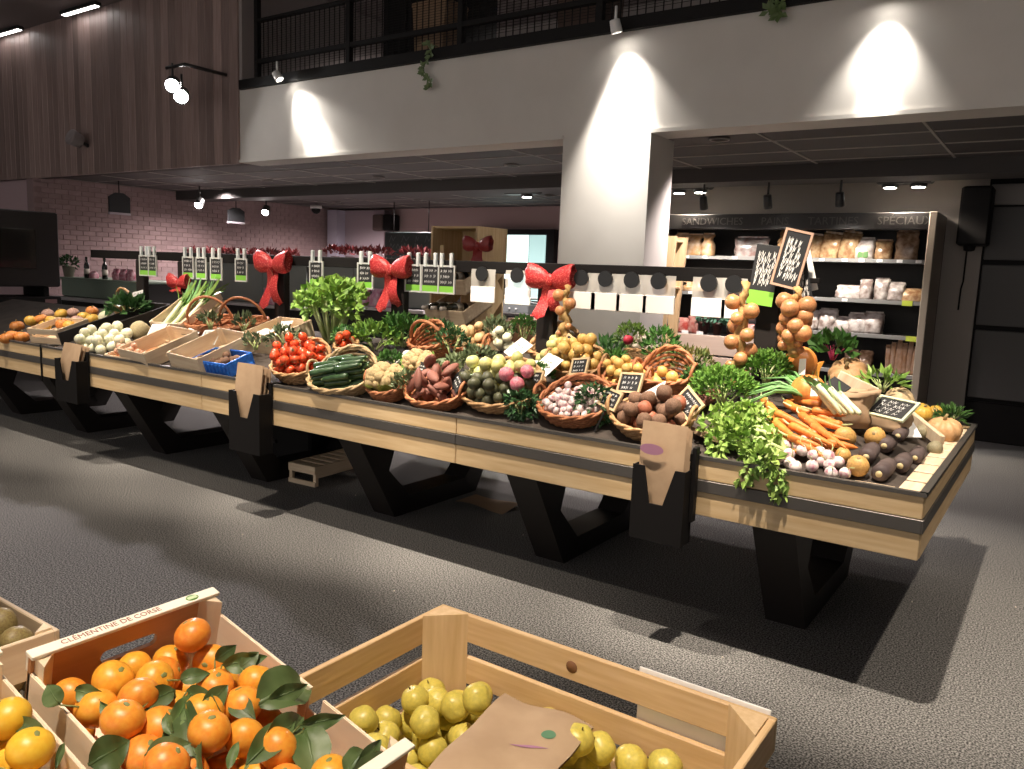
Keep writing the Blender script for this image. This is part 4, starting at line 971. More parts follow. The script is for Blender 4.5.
m_leekw = M('leek_white', (.74, .76, .56), .4, (.55, .65, .35), 6, stretch=(1, 1, .3)); m_leekg = M('leek_green', (.14, .30, .10), .45)
m_holly = M('holly', (.035, .10, .035), .4, (.06, .15, .05), 8, vary=.2); m_olive = M('olive_leaf', (.16, .20, .09), .55, (.09, .13, .06), 9, vary=.2)
BLOBS = lambda m, amp, sx=1, sy=1, sz=1, k=3, **kw: [blob(s, amp, sx, sy, sz, mats=m, **kw) for s in range(k)]
def calyx(me_mats, body_amp):
    g = MB(); g.ball(1, 14, 9, None, 0, lambda a, th: 1-.10*math.exp(-((th-1.57)/.4)**2), 1, 1, .85)
    for k in range(5):
        a = k*1.2566; c, s_ = math.cos(a), math.sin(a)
        g.add([(0, 0, .80), (.2*c-.08*s_, .2*s_+.08*c, .84), (.5*c, .5*s_, .80), (.2*c+.08*s_, .2*s_-.08*c, .84)], [(0, 1, 2, 3)], 1)
    g.tube([(0, 0, .78), (.03, .02, 1.0)], .06, 5, mi=1); return g.mesh('tomato', me_mats)
TOM = [calyx([m_tom, m_leafd], 0)]
def rows_in(Mx, name, label, cat, grp, me, a, b, L, r, layers, floor, ang, seed, sc=None):
    q = random.Random(seed)
    for k in range(layers):
        bb = b*(1-.10*k); ny = max(1, int(2*bb/(2.05*r)))
        for j in range(ny):
            y = -bb+r+j*2.05*r+(r if k % 2 else 0)
            if abs(y) > bb: continue
            hw = a*math.sqrt(max(0, 1-(y/bb)**2)); nx = max(1, int((2*hw)/(L*.98)))
            for i in range(nx):
                x = -(nx-1)*L*.49+i*L*.98+q.uniform(-.012, .012)
                z = floor+r+k*1.75*r
                o = obj(name, me, None, Mx @ RZ(ang) @ T(x, y, z) @ RZ(q.uniform(-6, 6)) @ RY(90 if q.random() < .5 else -90) @ RZ(q.uniform(0, 360))); tag(o, label, cat, grp)
def spindle(L, r, mats, taper=.6, n=10, endm=True):
    g = MB(); pr = [(.15, 0), (.75, .02), (.95, .08), (1, .3), (.98, .6), (.92, .85), (.7, .95)]
    g.lathe([(r*k*(1-(1-taper)*u), L*(u-.5)) for k, u in pr], n); g.lathe([(r*.36, L*.44), (r*.32, L*.5)], 6, mi=1)
    return g.mesh('spindle', mats)
def bfix(x, y, b, extra=8, yaw=0):      # basket base on the bed, kept behind the rim
    p = hit(x, y); yb = max(p.y-.05, 3.225+b*.86)
    X = ony(x, y, yb).x; p = Vector((X, yb, bz(X, yb)))
    return frame(p, bed_normal(p)) @ RX(extra) @ T(0, 0, b*math.sin(math.radians(extra))*.8) @ RZ(yaw)

# ---- front row, left to right: tomatoes ... beets
B1 = bfix(306, 372, .17); basket(B1, .225, .17, .085, 'round wicker basket heaped with tomatoes', m_wick, None, back=.9)
fill('tomato', 'ripe red tomato piled in the round wicker basket', 'tomato', 'tomatoes in the wicker basket', TOM, B1, pack(66, .031, .21, .155, .02, 3), 3)
B1b = bfix(338, 362, .07); B1b = B1b @ T(0, .12, .03); basket(B1b, .085, .075, .06, 'tiny wicker basket of tomatoes behind the courgettes', m_wick, 'hoop')
fill('tomato', 'ripe red tomato in the tiny basket behind the courgettes', 'tomato', 'tomatoes in the tiny basket', TOM, B1b, pack(9, .028, .075, .065, .012, 4), 4)
B2 = bfix(348, 384, .17, 10); basket(B2, .245, .18, .075, 'pale wicker basket piled with dark courgettes', M('wicker_pale', (.62, .45, .25), .6, (.45, .3, .15), 60, .1), 'ears', back=1.2)
rows_in(B2, 'courgette', 'dark green courgette piled in the pale basket', 'courgette', 'courgettes in the pale basket', spindle(.17, .021, [m_zuc, m_zend], .85), .22, .145, .17, .021, 4, .015, 28, 5)
B3 = bfix(393, 392, .14); basket(B3, .13, .12, .075, 'small reddish basket holding a golden cauliflower', m_wickred, 'ears')
def cauliflower(Mx, s, lab):
    r = thing('cauliflower', lab, 'cauliflower', Mx @ S(s), 'cauliflowers'); g = MB(); q = random.Random(4)
    for i in range(60):
        th = math.acos(1-q.random()*.95); a = i*2.399; R = .78
        g.ball(.26*q.uniform(.8, 1.15), 7, 5, T(R*math.sin(th)*math.cos(a), R*math.sin(th)*math.sin(a), R*math.cos(th)*.75))
    g.ball(.8, 12, 8, S(1, 1, .75)); g.build('curd', m_cauli, r)
    for k in range(6):
        an = k*60+10
        MB().sheet(lambda u, v: ((.5+.65*u)*1.0, (v-.5)*.8*math.sin(math.pi*(.15+.8*u)), -.55+.75*u**1.5+.12*abs(v-.5)), 6, 4).build('leaf', m_lime, r, RZ(an))
    return r
cauliflower(B3 @ T(-.02, 0, .10), .115, 'golden cauliflower in the small reddish basket'); cauliflower(B3 @ T(.05, .22, .09), .10, 'second golden cauliflower tucked behind the first')
B4 = bfix(441, 398, .15); basket(B4, .195, .15, .07, 'wicker basket of sweet potatoes beside the cauliflower', m_wickred, 'ears')
fill('sweet_potato', 'dusty red sweet potato in the wicker basket', 'sweet potato', 'sweet potatoes in the basket', BLOBS(m_sweet, .16, 1, .72, 1.9), B4, [(x, y, z, r*.78) for x, y, z, r in pack(26, .038, .175, .14, .015, 8)], 8)
B5 = bfix(505, 397, .19, 8); basket(B5, .25, .19, .07, 'large flared basket of dark radishes and green pears', m_wick, 'ears', back=1.0)
P5 = pack(66, .034, .238, .175, .015, 11)
fr_ = [p for p in P5 if p[1] < .0]; bk = [p for p in P5 if p[1] >= .0]; pk = [p for p in fr_ if p[0] > .08 and p[1] > -.09][-3:]; fr_ = [p for p in fr_ if p not in pk]
fill('round_radish', 'round dark skinned radish at the front of the flared basket', 'radish', 'dark radishes in the flared basket', BLOBS(m_avo, .1, 1, 1, 1.08), B5, fr_, 11)
PEAR = [blob(0, .04, 1, 1, 1.15, mats=m_pear)]
fill('green_turnip', 'pale green round turnip at the back of the flared basket', 'turnip', 'green turnips in the flared basket', BLOBS(m_pear, .08, 1, 1, 1.0), B5, bk, 12)
fill('pink_beet', 'bright pink beet among the dark radishes', 'beet', 'pink beets in the flared basket', BLOBS(m_beetp, .06), B5, [(x, y, z+.01, r*1.1) for x, y, z, r in pk], 13)
B6 = bfix(578, 412, .155); basket(B6, .20, .155, .075, 'reddish basket of tiny white onions at the table edge', m_wickred, 'ears', back=.8)
fill('pearl_onion', 'tiny white and pink onion in the reddish basket', 'onion', 'tiny onions in the reddish basket', BLOBS(m_radish, .05, 1, 1, 1.1), B6, pack(110, .0175, .175, .135, .015, 15, tries=30), 15)
B7 = bfix(655, 425, .15); basket(B7, .20, .15, .075, 'wide basket of earthy beets behind the kraft bags', m_wick, 'ears')
P7 = pack(27, .036, .185, .14, .008, 17)
fill('orange_beet', 'orange red beet at the front of the wide basket', 'beet', 'orange beets in the wide basket', BLOBS(m_beetr, .1), B7, P7[:8]+P7[20:22], 17)
fill('earthy_beet', 'brown earthy beet in the wide basket', 'beet', 'earthy beets in the wide basket', BLOBS(m_beet, .14), B7, P7[8:20]+P7[22:], 18)
# ---- second row
def second(x, y, a, b, h, lab, mt=None, handles='ears', back=.6, lift=.0, extra=6):
    p = hit(x, y); Mx = frame(p, bed_normal(p)) @ T(0, 0, lift) @ RX(extra) @ T(0, 0, b*math.sin(math.radians(extra))*.8); basket(Mx, a, b, h, lab, mt, handles, back=back); return Mx
Q1 = second(580, 378, .17, .13, .085, 'deep basket of golden apples behind the tiny onions', m_wick)
fill('golden_apple', 'golden yellow apple in the deep basket', 'apple', 'golden apples in the deep basket', BLOBS(m_yel, .05, dent=.12), Q1, pack(32, .032, .16, .115, .03, 21), 21)
Q2 = second(628, 390, .13, .10, .07, 'small basket of yellow onions beside the white paper', m_wickred)
fill('yellow_onion', 'small yellow onion in the basket beside the white paper', 'onion', 'yellow onions in the small basket', BLOBS(m_ylemon, .05, 1, 1, 1.1), Q2, pack(24, .026, .12, .09, .03, 22), 22)
Q3 = second(668, 392, .15, .11, .10, 'reddish basket almost empty beside the white paper', m_wickred, 'ears', 1.0)
fill('yellow_onion', 'small yellow onion left in the nearly empty reddish basket', 'onion', 'yellow onions in the reddish basket', BLOBS(m_ylemon, .05, 1, 1, 1.1), Q3, pack(7, .03, .13, .09, .02, 23), 23)
Q4 = second(556, 358, .17, .13, .07, 'flat basket with a grey lining in the back row', m_wick, None, 1.3)
fill('mushroom_turnip', 'pale green small turnip in the flat back basket', 'turnip', 'small turnips in the flat back basket', BLOBS(m_pear, .08), Q4, [(x+.06, y-.02, z, r) for x, y, z, r in pack(18, .028, .10, .10, .02, 24)], 24)
Q5 = second(472, 352, .14, .10, .06, 'back basket of pale yellow potatoes by the wine rack', m_wickred, 'ears', .6)
fill('pale_potato', 'pale yellow potato in the back basket by the wine rack', 'potato', 'pale potatoes in the back basket', BLOBS(M('pale_potato', (.62, .44, .22), .6, (.5, .33, .16), 8, .1, vary=.15), .12, 1, .8, 1.2), Q5, pack(18, .032, .13, .09, .02, 25), 25)
Q6 = second(432, 357, .14, .11, .11, 'open red wicker basket leaning behind the sweet potatoes', m_wickred, 'hoop', .8)
Q7 = second(642, 362, .13, .10, .06, 'back basket of white garlic under the laurel', m_wick, None, .8)
GAR = []
for s_ in range(2):
    g = MB(); g.lathe([(.1, -.75), (.6, -.7), (.95, -.3), (1, 0), (.8, .45), (.35, .8), (.14, 1.1), (.1, 1.5)], 12, fn=lambda a, z, r: r*(1+.07*math.cos(6*a))); GAR.append(g.mesh('garlic', m_garlic))
fill('garlic_bulb', 'white garlic bulb in the back basket under the laurel', 'garlic', 'garlic bulbs in the back basket', GAR, Q7, pack(18, .03, .12, .09, .02, 26), 26, False)
fill('green_pear', 'yellow green pear in the heap by the flat basket', 'pear', 'pears beside the flat basket', PEAR, frame(hit(553, 372)), pack(12, .03, .12, .09, .0, 27), 27)
fill('mini_squash', 'greenish small squash behind the sweet potatoes', 'squash', 'small squashes behind the sweet potatoes', BLOBS(m_olive, .1, 1, .8, 1.7), frame(hit(445, 378)) @ T(0, .05, 0), pack(9, .03, .14, .06, 0, 28), 28)
fill('white_turnip', 'white turnip in the back row by the leaflets', 'turnip', 'white turnips by the leaflets', BLOBS(m_turnip, .05), frame(hit(503, 352)), pack(7, .035, .09, .07, 0, 29), 29)
# ---- left part of the table: turnips, crates, leeks, trays
def sq(p): return frame(p, bed_normal(p))
fill('white_turnip', 'white green topped turnip in the heap above the left dispenser', 'turnip', 'turnips heaped above the left dispenser', BLOBS(m_turnip, .07, 1, 1, .95), bfix(107, 345, .2, 0), pack(30, .044, .27, .20, 0, 31), 31)
LC = bfix(62, 335, .15, 0) @ RZ(6)
tray(LC, .42, .30, .13, 'slatted pale crate of small pumpkins on the left table', 'slatted_crate', 2)
PB = [blob(s, .03, mats=m_pump, ribs=9, ribd=.10, dent=.18, n=36, m=10, sz=.8) for s in range(2)]; PBY = [blob(s, .03, mats=m_sqy, ribs=8, ribd=.06, dent=.12, n=32, m=10, sz=.85) for s in range(2)]; PBB = [blob(s, .05, mats=M('squash_brown', (.36, .19, .13), .6, (.5, .33, .28), 5, vary=.2), sz=.85) for s in range(2)]
def squash(Mx, me, s, name, lab, grp=None, cat='pumpkin', z=.8):
    o = obj(name, me, None, Mx @ S(s)); tag(o, lab, cat, grp)
    MB().tube([(0, 0, z*.78), (.03, .02, z*1.05), (.12, .05, z*1.25)], [.13, .09, .08], 7).build('stem', m_stem, o); return o
PSQ = [(31, 321), (41, 319), (48, 314), (52, 321), (61, 314), (62, 324), (77, 321), (84, 317), (92, 319), (92, 311), (73, 313), (70, 326), (45, 326)]
for i, (px, py) in enumerate(PSQ):
    me, nm, lb = ((PBY[0], 'yellow_squash', 'yellow round squash in the slatted crate'), (PBB[0], 'brown_squash', 'mottled brown squash in the slatted crate'), (PB[1], 'orange_squash', 'orange squash in the slatted crate'))[(i*2+i//4) % 3]
    r_ = .056; squash(frame(hit(px, py, .09 if px < 65 else .07)) @ RX((i*37) % 50-25) @ RY((i*53) % 40-20), me, r_, nm, lb, lb.split(' squash')[0]+' squashes in the crate', 'squash')
for i, (px, py) in enumerate(((13, 336), (22, 337), (17, 326), (7, 338))):
    p = hit(px, py, .04); squash(frame(p) @ RX(10*i-10), PB[i % 2], .062, 'small_pumpkin', 'small orange pumpkin beside the slatted crate', 'small pumpkins beside the crate')
# black partition tray between the crate and the turnips
p = hit(74, 341); r = thing('black_tray', 'black trough between the pumpkin crate and the turnips', 'tray', frame(Vector((-6.62, 3.72, bz(-6.62, 3.72)+.005)), bed_normal(Vector((-6.6, 3.7, 0)))))
MB().bbox(-.20, .12, -.42, .44, 0, .01, .002).build('bottom', m_tray, r)
for x in (-.20, .11): MB().bbox(x, x+.012, -.42, .44, .01, .11, .002).build('side', m_tray, r)
MB().bbox(-.20, .12, .43, .44, .01, .11, .002).build('back', m_tray, r)
# leek crate, tilted towards the customer
p = hit(168, 325, .0); KM = frame(Vector((-5.98, 3.98, bz(-5.98, 3.98)+.02))) @ RZ(10) @ RX(30) 
tray(KM, .34, .50, .17, 'tilted slatted crate holding the leeks', 'slatted_crate', 2)
def leek(Mx, L, lab, grp):
    r = thing('leek', lab, 'leek', Mx, grp)
    MB().lathe([(.012, 0), (.019, .01), (.017, .04), (.016, L*.5), (.019, L*.62)], 10).build('shaft', m_leekw, r)
    for k in range(5):
        an = k*72; MB().sheet(lambda u, v: (.008+.10*u*u*(.6+.2*(k % 3)), (v-.5)*.042*(1-u*.7), L*.58+u*L*(.55-.08*(k % 3))), 6, 2).build('leaf', m_leekg if k % 2 else m_lime, r, RZ(an))
    return r
lk0 = None; lks = []
for i in range(9):
    x = -.13+i*.031; Mx = KM @ T(x, -.22, .05+.035*(i % 3)) @ RX(-78+rnd.uniform(-5, 5)) @ RY(rnd.uniform(-6, 6)+(i-4)*1.5) @ RZ(rnd.uniform(0, 90))
    if i == 0: lk0 = leek(Mx, .48, 'white and green leek lying in the tilted crate', 'leeks in the tilted crate')
    else: lks.append(dup(lk0, Mx))
autolabel(lks+[lk0], 'white and green leek', 'of the tilted crate', 9, ('only',))
slate('price_card', 'pale written card at the foot of the leeks', sq(hit(137, 304, .12)) @ RX(-30) @ RY(-12), .16, .12, 4, None, None, False, 71, board=m_whitep, ink=M('dark_ink', (.06, .06, .09), .7))
def bush(px, py, rx, ry, rz, n, ls, mt, lab, name='leafy_bunch', cat='greens', lift=0.0, up=.5, wid=.45, seed=0, grp=None, stems=8, flat=True, sm=None, lo=-.2):
    p = hit(px, py, lift); r = thing(name, lab, cat, frame(p), grp)
    g = MB(); q = random.Random(seed+5)
    for k in range(stems):
        a = q.uniform(0, 6.28); e = q.uniform(.3, .9); g.tube([(.01*math.cos(a), .01*math.sin(a), 0), (rx*.4*e*math.cos(a), ry*.4*e*math.sin(a), rz*.5), (rx*e*math.cos(a), ry*e*math.sin(a), rz*(1.1))], [.005, .004, .002], 5)
    g.build('stems', sm or m_stalk, r)
    stuff(leafcloud(MB(), n, rx, ry, rz, ls, seed, (0, 0, rz*.7), up, wid=wid, lo=lo).build('leaves', mt, r)); return r
bush(128, 318, .22, .12, .10, 130, .09, M('chard_dark', (.03, .10, .03), .45, (.09, .2, .06), 9, vary=.15), 'dark green chard bunch in front of the leeks', 'chard_bunch', 'chard', .03, .2, .7, 40)
p = hit(140, 332, .06); o = tag(blob(5, .15, mats=M('celeriac', (.30, .24, .13), .8, (.42, .36, .2), 14, .4)) and obj('celeriac', blob(5, .15, mats=MATS['celeriac'], n=16, m=10), None, frame(p) @ S(.085)), 'rough brown celeriac below the chard', 'celeriac')
p = hit(104, 318, .06); r = tag(obj('white_fennel', blob(3, .1, 1, .8, 1.6, mats=m_turnip), None, frame(p) @ RY(60) @ S(.055)), 'white fennel bulb at the end of the pumpkin crate', 'fennel')
MB().tube([(0, 0, 1.4), (.1, .1, 2.1)], [.35, .2], 8).build('stalk', m_stalk, r)
basket(sq(hit(118, 318, .0)) @ T(0, .12, 0), .15, .12, .10, 'small hoop handled basket behind the chard', m_wick, 'hoop')
# kraft lined tray with a few onions
KT = bfix(118, 352, .2, 0) @ T(.33, .0, 0)
tray(KT, .36, .38, .05, 'low tray lined with orange kraft paper', 'low_tray', 1, m_pop_x, m_pop_y, .008); 
tag(MB().sheet(lambda u, v: (-.165+.33*u, -.17+.34*v, .012+.02*math.sin(u*7)*math.sin(v*5)**2+.03*v), 10, 10).build('paper_liner', M('orange_kraft', (.50, .22, .09), .7), None, KT), 'orange kraft paper lining the low tray', 'paper')
fill('pink_onion', 'small pinkish onion at the front of the low kraft tray', 'onion', 'onions in the kraft tray', BLOBS(M('pink_onion', (.70, .42, .28), .4, (.6, .3, .18), 4, vary=.12), .05), KT @ T(0, -.10, .02), pack(14, .024, .15, .05, .01, 35, 'b'), 35)
# two pale wooden trays and the blue crate
TA = bfix(163, 352, .22, 4) @ RZ(-4); tray(TA, .40, .44, .12, 'empty pale wooden tray right of the kraft tray', 'wooden_tray', 1, grp='pale wooden trays')
g = MB(); chalk_lines(g, .10, .035, 1, 0, 3, .005); g.build('print_mark', M('dark_print', (.12, .08, .05), .7), [c for c in bpy.data.objects if c.name.startswith('wooden_tray')][0], T(0, .2115, .05))
TB = bfix(214, 360, .20, 5) @ RZ(-5) @ T(-.03, .03, .0); tray(TB, .40, .44, .13, 'pale wooden tray behind the blue crate', 'wooden_tray', 1, grp='pale wooden trays')
m_blue = M('blue_plastic', (.015, .09, .42), .4, (.02, .16, .6), 40, .2)
BC = bfix(221, 369, .13, 2) @ T(.0, -.07, 0)
r = thing('blue_crate', 'low bright blue crate at the table edge', 'crate', BC)
MB().bbox(-.20, .20, -.012, .0, 0, .10, .004).build('front_wall', m_blue, r); MB().bbox(-.20, .20, .20, .212, 0, .10, .004).build('back_wall', m_blue, r)
for s in (-1, 1): MB().bbox(min(s*.2, s*.188), max(s*.2, s*.188), 0, .2, 0, .10, .004).build('side_wall', m_blue, r)
MB().bbox(-.2, .2, 0, .2, 0, .008, .002).build('bottom', m_blue, r)
for k in range(10): MB().bbox(-.195+k*.04, -.172+k*.04, -.02, -.012, .012, .088, .003).build('rib', m_blue, r)
fill('walnut', 'brown walnut in the blue crate', 'walnut', 'walnuts in the blue crate', BLOBS(m_beet, .12), BC @ T(0, .10, .01), pack(26, .026, .18, .09, .0, 36, 'b'), 36)
tag(MB().bbox(-.02, .02, -.004, .004, 0, .11, .003).build('blue_tab', m_blue, None, frame(Vector((-4.17, 3.16, .87))) @ RX(-10)), 'small blue tab on the kraft bags left of the tomatoes', 'tab')
fill('shallot', 'small brown shallot in the empty looking wooden tray', 'shallot', 'shallots in the wooden tray', BLOBS(m_onion, .1, 1, 1, 1.3), TA @ T(0, -.15, .008), pack(12, .022, .17, .05, 0, 37, 'b'), 37)
# hoop handled reddish baskets
for i, (px, py, lab) in enumerate(((205, 336, 'left hoop handled reddish basket behind the wooden trays'), (238, 338, 'right hoop handled reddish basket behind the wooden trays'))):
    Mx = sq(hit(px, py)) @ T(0, .08, 0) @ RZ(25); basket(Mx, .20, .14, .10, lab, m_wickred, 'hoop')
    bush(px+6, py-6, .09, .07, .07, 60, .06, m_olive, ('first', 'second')[i]+' olive green sprig lying in a hoop handled basket', 'herb_sprig', 'sprig', .08, seed=60+i)
fill('red_shallot', 'red shallot spread in the hoop handled baskets', 'shallot', 'red shallots in the hoop baskets', BLOBS(M('red_shallot', (.45, .14, .07), .4, (.6, .25, .1), 6, vary=.2), .1, 1, 1, 1.3), sq(hit(222, 338)) @ T(0, .08, .012), pack(30, .024, .26, .10, .0, 38), 38)
# crate with greens in front of the celery
TC = sq(hit(268, 348)) @ T(0, .10, 0); tray(TC, .36, .40, .13, 'pale wooden tray with white leaflets and sprigs', 'wooden_tray', 1, grp='pale wooden trays')
for i, (x, y) in enumerate(((-.08, -.05), (.03, .02), (.10, -.08), (-.02, .10))):
    tag(MB().sheet(lambda u, v: (-.06+.12*u, -.05+.10*v, .01*math.sin(u*4+i)+.05), 4, 4).build('leaflet', m_whitep, None, TC @ T(x, y, .05+.004*i) @ RZ(i*37)), 'white leaflet lying in the tray with sprigs', 'leaflet', 'leaflets in the tray')
bush(256, 350, .10, .07, .06, 60, .05, m_olive, 'olive sprig at the left of the leaflet tray', 'herb_sprig', 'sprig', .07, seed=71); bush(285, 345, .12, .08, .07, 70, .05, m_olive, 'olive sprig at the right of the leaflet tray', 'herb_sprig', 'sprig', .08, seed=72)
# big celery head
p = hit(327, 345); ch = thing('celery_plant', 'tall lime green leafy celery head behind the tomatoes', 'celery', frame(Vector((p.x, p.y+.05, bz(p.x, p.y+.05)))))
q = random.Random(5); pts_ = []
for k in range(16):
    a = k*2.399; e = .05+.16*math.sqrt(k/16); tx, ty, tz = 1.05*e*math.cos(a), .8*e*math.sin(a), .26+.10*(1-k/16)+q.uniform(-.03, .03)
    MB().tube([(.25*e*math.cos(a), .25*e*math.sin(a), 0), (.55*e*math.cos(a), .55*e*math.sin(a), tz*.5), (tx, ty, tz)], [.014, .011, .006], 7).build('stalk', m_stalk, ch); pts_.append((tx, ty, tz))
g = MB()
for i, b_ in enumerate(pts_): leafcloud(g, 46, .085, .085, .07, .062, 100+i, b_, .4, wid=.75)
stuff(g.build('leaves', m_lime, ch))
bush(375, 350, .20, .13, .10, 260, .06, m_lime, 'lime green leafy bunch behind the courgettes', 'chicory_bunch', 'greens', .02, .4, .5, 80)
bush(403, 347, .20, .13, .12, 280, .055, m_green, 'mid green leafy bunch left of the leaning basket', 'chicory_bunch', 'greens', .02, .4, .5, 81)
bush(352, 353, .10, .08, .09, 90, .05, m_holly, 'dark green sprig below the celery head', 'herb_sprig', 'sprig', .02, seed=82)
# sprigs and small plants all over
for i, (px, py, rx, rz, mt, lab) in enumerate(((407, 397, .10, .08, m_olive, 'olive thyme sprig over the cauliflower basket'), (452, 357, .12, .11, m_holly, 'dark holly sprig beside the leaning red basket'), (521, 419, .10, .07, m_holly, 'dark sprig hanging over the edge by the dark radishes'),
        (594, 425, .10, .10, m_holly, 'dark sprig hanging over the edge by the tiny onions'), (479, 368, .12, .07, m_olive, 'olive sprig left of the leaflets'), (523, 345, .12, .13, m_green, 'green sprig standing behind the leaflets'), (427, 378, .11, .06, m_olive, 'grey green sprig above the sweet potatoes'),
        (660, 366, .11, .12, m_green, 'green sprig standing right of the garlic'), (690, 378, .12, .09, M('reddish_sprig', (.16, .13, .04), .5, (.10, .2, .05), 10), 'reddish green sprig left of the parsley'), (440, 345, .13, .09, m_holly, 'dark sprig in front of the wine rack'),
        (496, 345, .10, .10, m_olive, 'olive sprig behind the pale potatoes'), (630, 352, .11, .12, m_lime, 'lime sprig with a red flower by the rack'))):
    bush(px, py-(5 if i in (2, 3) else 0), rx, rx*(.7 if i not in (2, 3) else .35), rz, 230 if i not in (2, 3) else 300, .036, mt, lab, 'herb_sprig', 'sprig', .04 if i not in (2, 3) else .03, .5 if i not in (2, 3) else -.3, .5, 200+i, 'herb sprigs on the table', 5 if i not in (2, 3) else 2, lo=-.2 if i not in (2, 3) else -1)
p = hit(628, 340, .14); tag(obj('red_flower', blob(2, .2, mats=M('red_bloom', (.5, .03, .06), .5)), None, frame(p) @ S(.028)), 'single red flower above the garlic basket', 'flower')
# potted laurel before the pillar
p = hit(606, 358); r = thing('laurel_plant', 'bushy laurel plant in front of the pillar', 'plant', frame(Vector((p.x, p.y+.05, bz(p.x, p.y+.05)))))
MB().lathe([(.06, 0), (.075, .08), (.08, .08), (.08, .095), (.05, .095)], 12).build('pot', m_pot, r); stuff(leafcloud(MB(), 230, .17, .13, .10, .075, 7, (0, 0, .21), .7, wid=.36).build('leaves', M('laurel', (.07, .20, .06), .35, (.14, .30, .10), 8), r))
stuff(leafcloud(MB(), 200, .19, .10, .09, .045, 8, (0, -.04, .08), .2, wid=.5).build('lower_leaves', m_green, r))

for i, (px, py, rx, rz, mt, lab) in enumerate(((391, 372, .10, .07, m_green, 'green sprig between the courgettes and the cauliflower'), (462, 372, .11, .06, m_olive, 'olive sprig behind the corner turned sign'), (540, 383, .08, .06, m_green, 'green sprig between the leaflets and the golden apples'),
        (612, 372, .10, .07, m_green, 'green sprig hanging before the laurel plant'), (345, 347, .10, .08, m_green, 'green sprig right beside the celery stalks'), (700, 392, .09, .07, m_green, 'green sprig against the left of the parsley'), (428, 340, .13, .08, m_green, 'green leafy sprig left of the wine rack'), (545, 345, .10, .08, m_olive, 'olive sprig by the thin onion string'))):
    bush(px, py, rx, rx*.7, rz, 240, .034, mt, lab, 'herb_sprig', 'sprig', .03, .4, .5, 500+i, 'herb sprigs on the table', 3)
# ------------------------------------------------------------------ price signs and leaflets in the produce
m_sfr = M('sign_wood', (.62, .46, .27), .6)
SG = [(419, 374, .075, .06, -4, 'small dark sign by the golden cauliflowers'), (455, 386, .085, .08, -35, 'dark sign turned on its corner above the sweet potatoes'), (497, 372, .10, .075, 12, 'grey slate sign behind the dark radishes'), (532, 388, .095, .085, 6, 'wood framed slate sign at the right of the green turnips'),
      (566, 350, .10, .075, -22, 'wood framed slate sign tilted in the flat back basket'), (578, 373, .10, .075, 10, 'wood framed slate sign in front of the pears'), (607, 406, .10, .075, -10, 'wood framed slate sign above the tiny onions'), (628, 391, .125, .085, 5, 'widest wood framed slate sign, beside the white paper'),
      (682, 410, .125, .085, -33, 'wood framed slate sign tilted left of the parsley')]
for i, (px, py, w_, h, roll, lab) in enumerate(SG):
    p = hit(px, py, .12); Mx = frame(p) @ RZ(-16) @ RX(-24) @ RY(-roll)
    slate('price_slate', lab, Mx, w_, h, 3, m_sfr if i > 2 else m_slate, 'slates stuck in the baskets', False, 20+i, .14)
p = hit(462, 382, .12); tag(MB().sheet(lambda u, v: (-.07+.14*u, -.03+.10*v, .03*u+.01*math.sin(v*4)), 4, 4).build('mint_card', M('mint_paper', (.55, .75, .55), .6), None, frame(p) @ RZ(-20) @ RX(30)), 'mint green card behind the corner turned sign', 'card')
for i, (px, py, ang, rx) in enumerate(((517, 350, -20, 42), (502, 372, -4, 48), (521, 370, 4, 40), (546, 366, -14, 42))):
    lab = ('topmost white leaflet of the fan behind the dark radishes', 'blank bright leaflet of the fan above the green turnips', 'middle white leaflet of the fan', 'rightmost white leaflet of the fan, tilted towards the pears')[i]
    p = hit(px, py, .13); r = thing('leaflet', lab, 'leaflet', frame(p) @ RZ(-14) @ RX(rx) @ RZ(ang), 'fan of white leaflets')
    MB().bbox(-.075, .075, -.06, .08, 0, .003, .001).build('paper', m_whitep, r)
    if i != 1:
        g = MB(); chalk_lines(g, .10, .05, 2, 0, 60+i, .006); g.build('printing', M('grey_print', (.25, .27, .22), .7), r, T(0, 0, .004) @ RX(-90) @ T(0, 0, -.01))
p = hit(645, 402, .10); tag(MB().add([(-.09, 0, 0), (.08, 0, .005), (.075, .0, .12)], [(0, 1, 2)]).add([(-.09, .004, 0), (.075, .004, .12), (.08, .004, .005)], [(0, 1, 2)]).build('paper_sheet', m_whitep, None, frame(p) @ RZ(-12) @ RX(-25)), 'white triangular folded sheet in the reddish basket', 'paper')
tag(MB().sheet(lambda u, v: (-.06+.12*u, -.07+.14*v, .02*math.sin(5*u)+.02*math.cos(4*v)), 6, 6).build('crumpled_paper', m_whitep, None, frame(hit(407, 358, .10)) @ RX(40) @ RZ(20)), 'crumpled white paper above the cauliflower', 'paper')
tag(MB().sheet(lambda u, v: (-.06+.12*u, -.05+.10*v, .02*math.sin(5*u)+.02*math.cos(4*v)), 6, 6).build('crumpled_paper', m_whitep, None, frame(hit(188, 332, .08)) @ RX(30) @ RZ(10)), 'crumpled white paper on the empty wooden tray', 'paper')
for px, py, lab in ((153, 338, 'large pale written card beside the empty tray'), (206, 345, 'pale written card between the wooden trays')):
    slate('price_card', lab, sq(hit(px, py, .06)) @ RX(-50) @ RY(-6), .19, .13, 5, None, 'written cards by the trays', False, px, board=m_whitep, ink=MATS['dark_ink'])
# ------------------------------------------------------------------ right end of the table
def lay(x, y, lift): return hit(x, y, lift)
def pair(x0, y0, l0, x1, y1, l1): return lay(x0, y0, l0), lay(x1, y1, l1)
def along(a, b):      # matrix with local z from a to b
    d = b-a; q = d.to_track_quat('Z', 'Y').to_matrix().to_4x4(); return Matrix.Translation(a) @ q
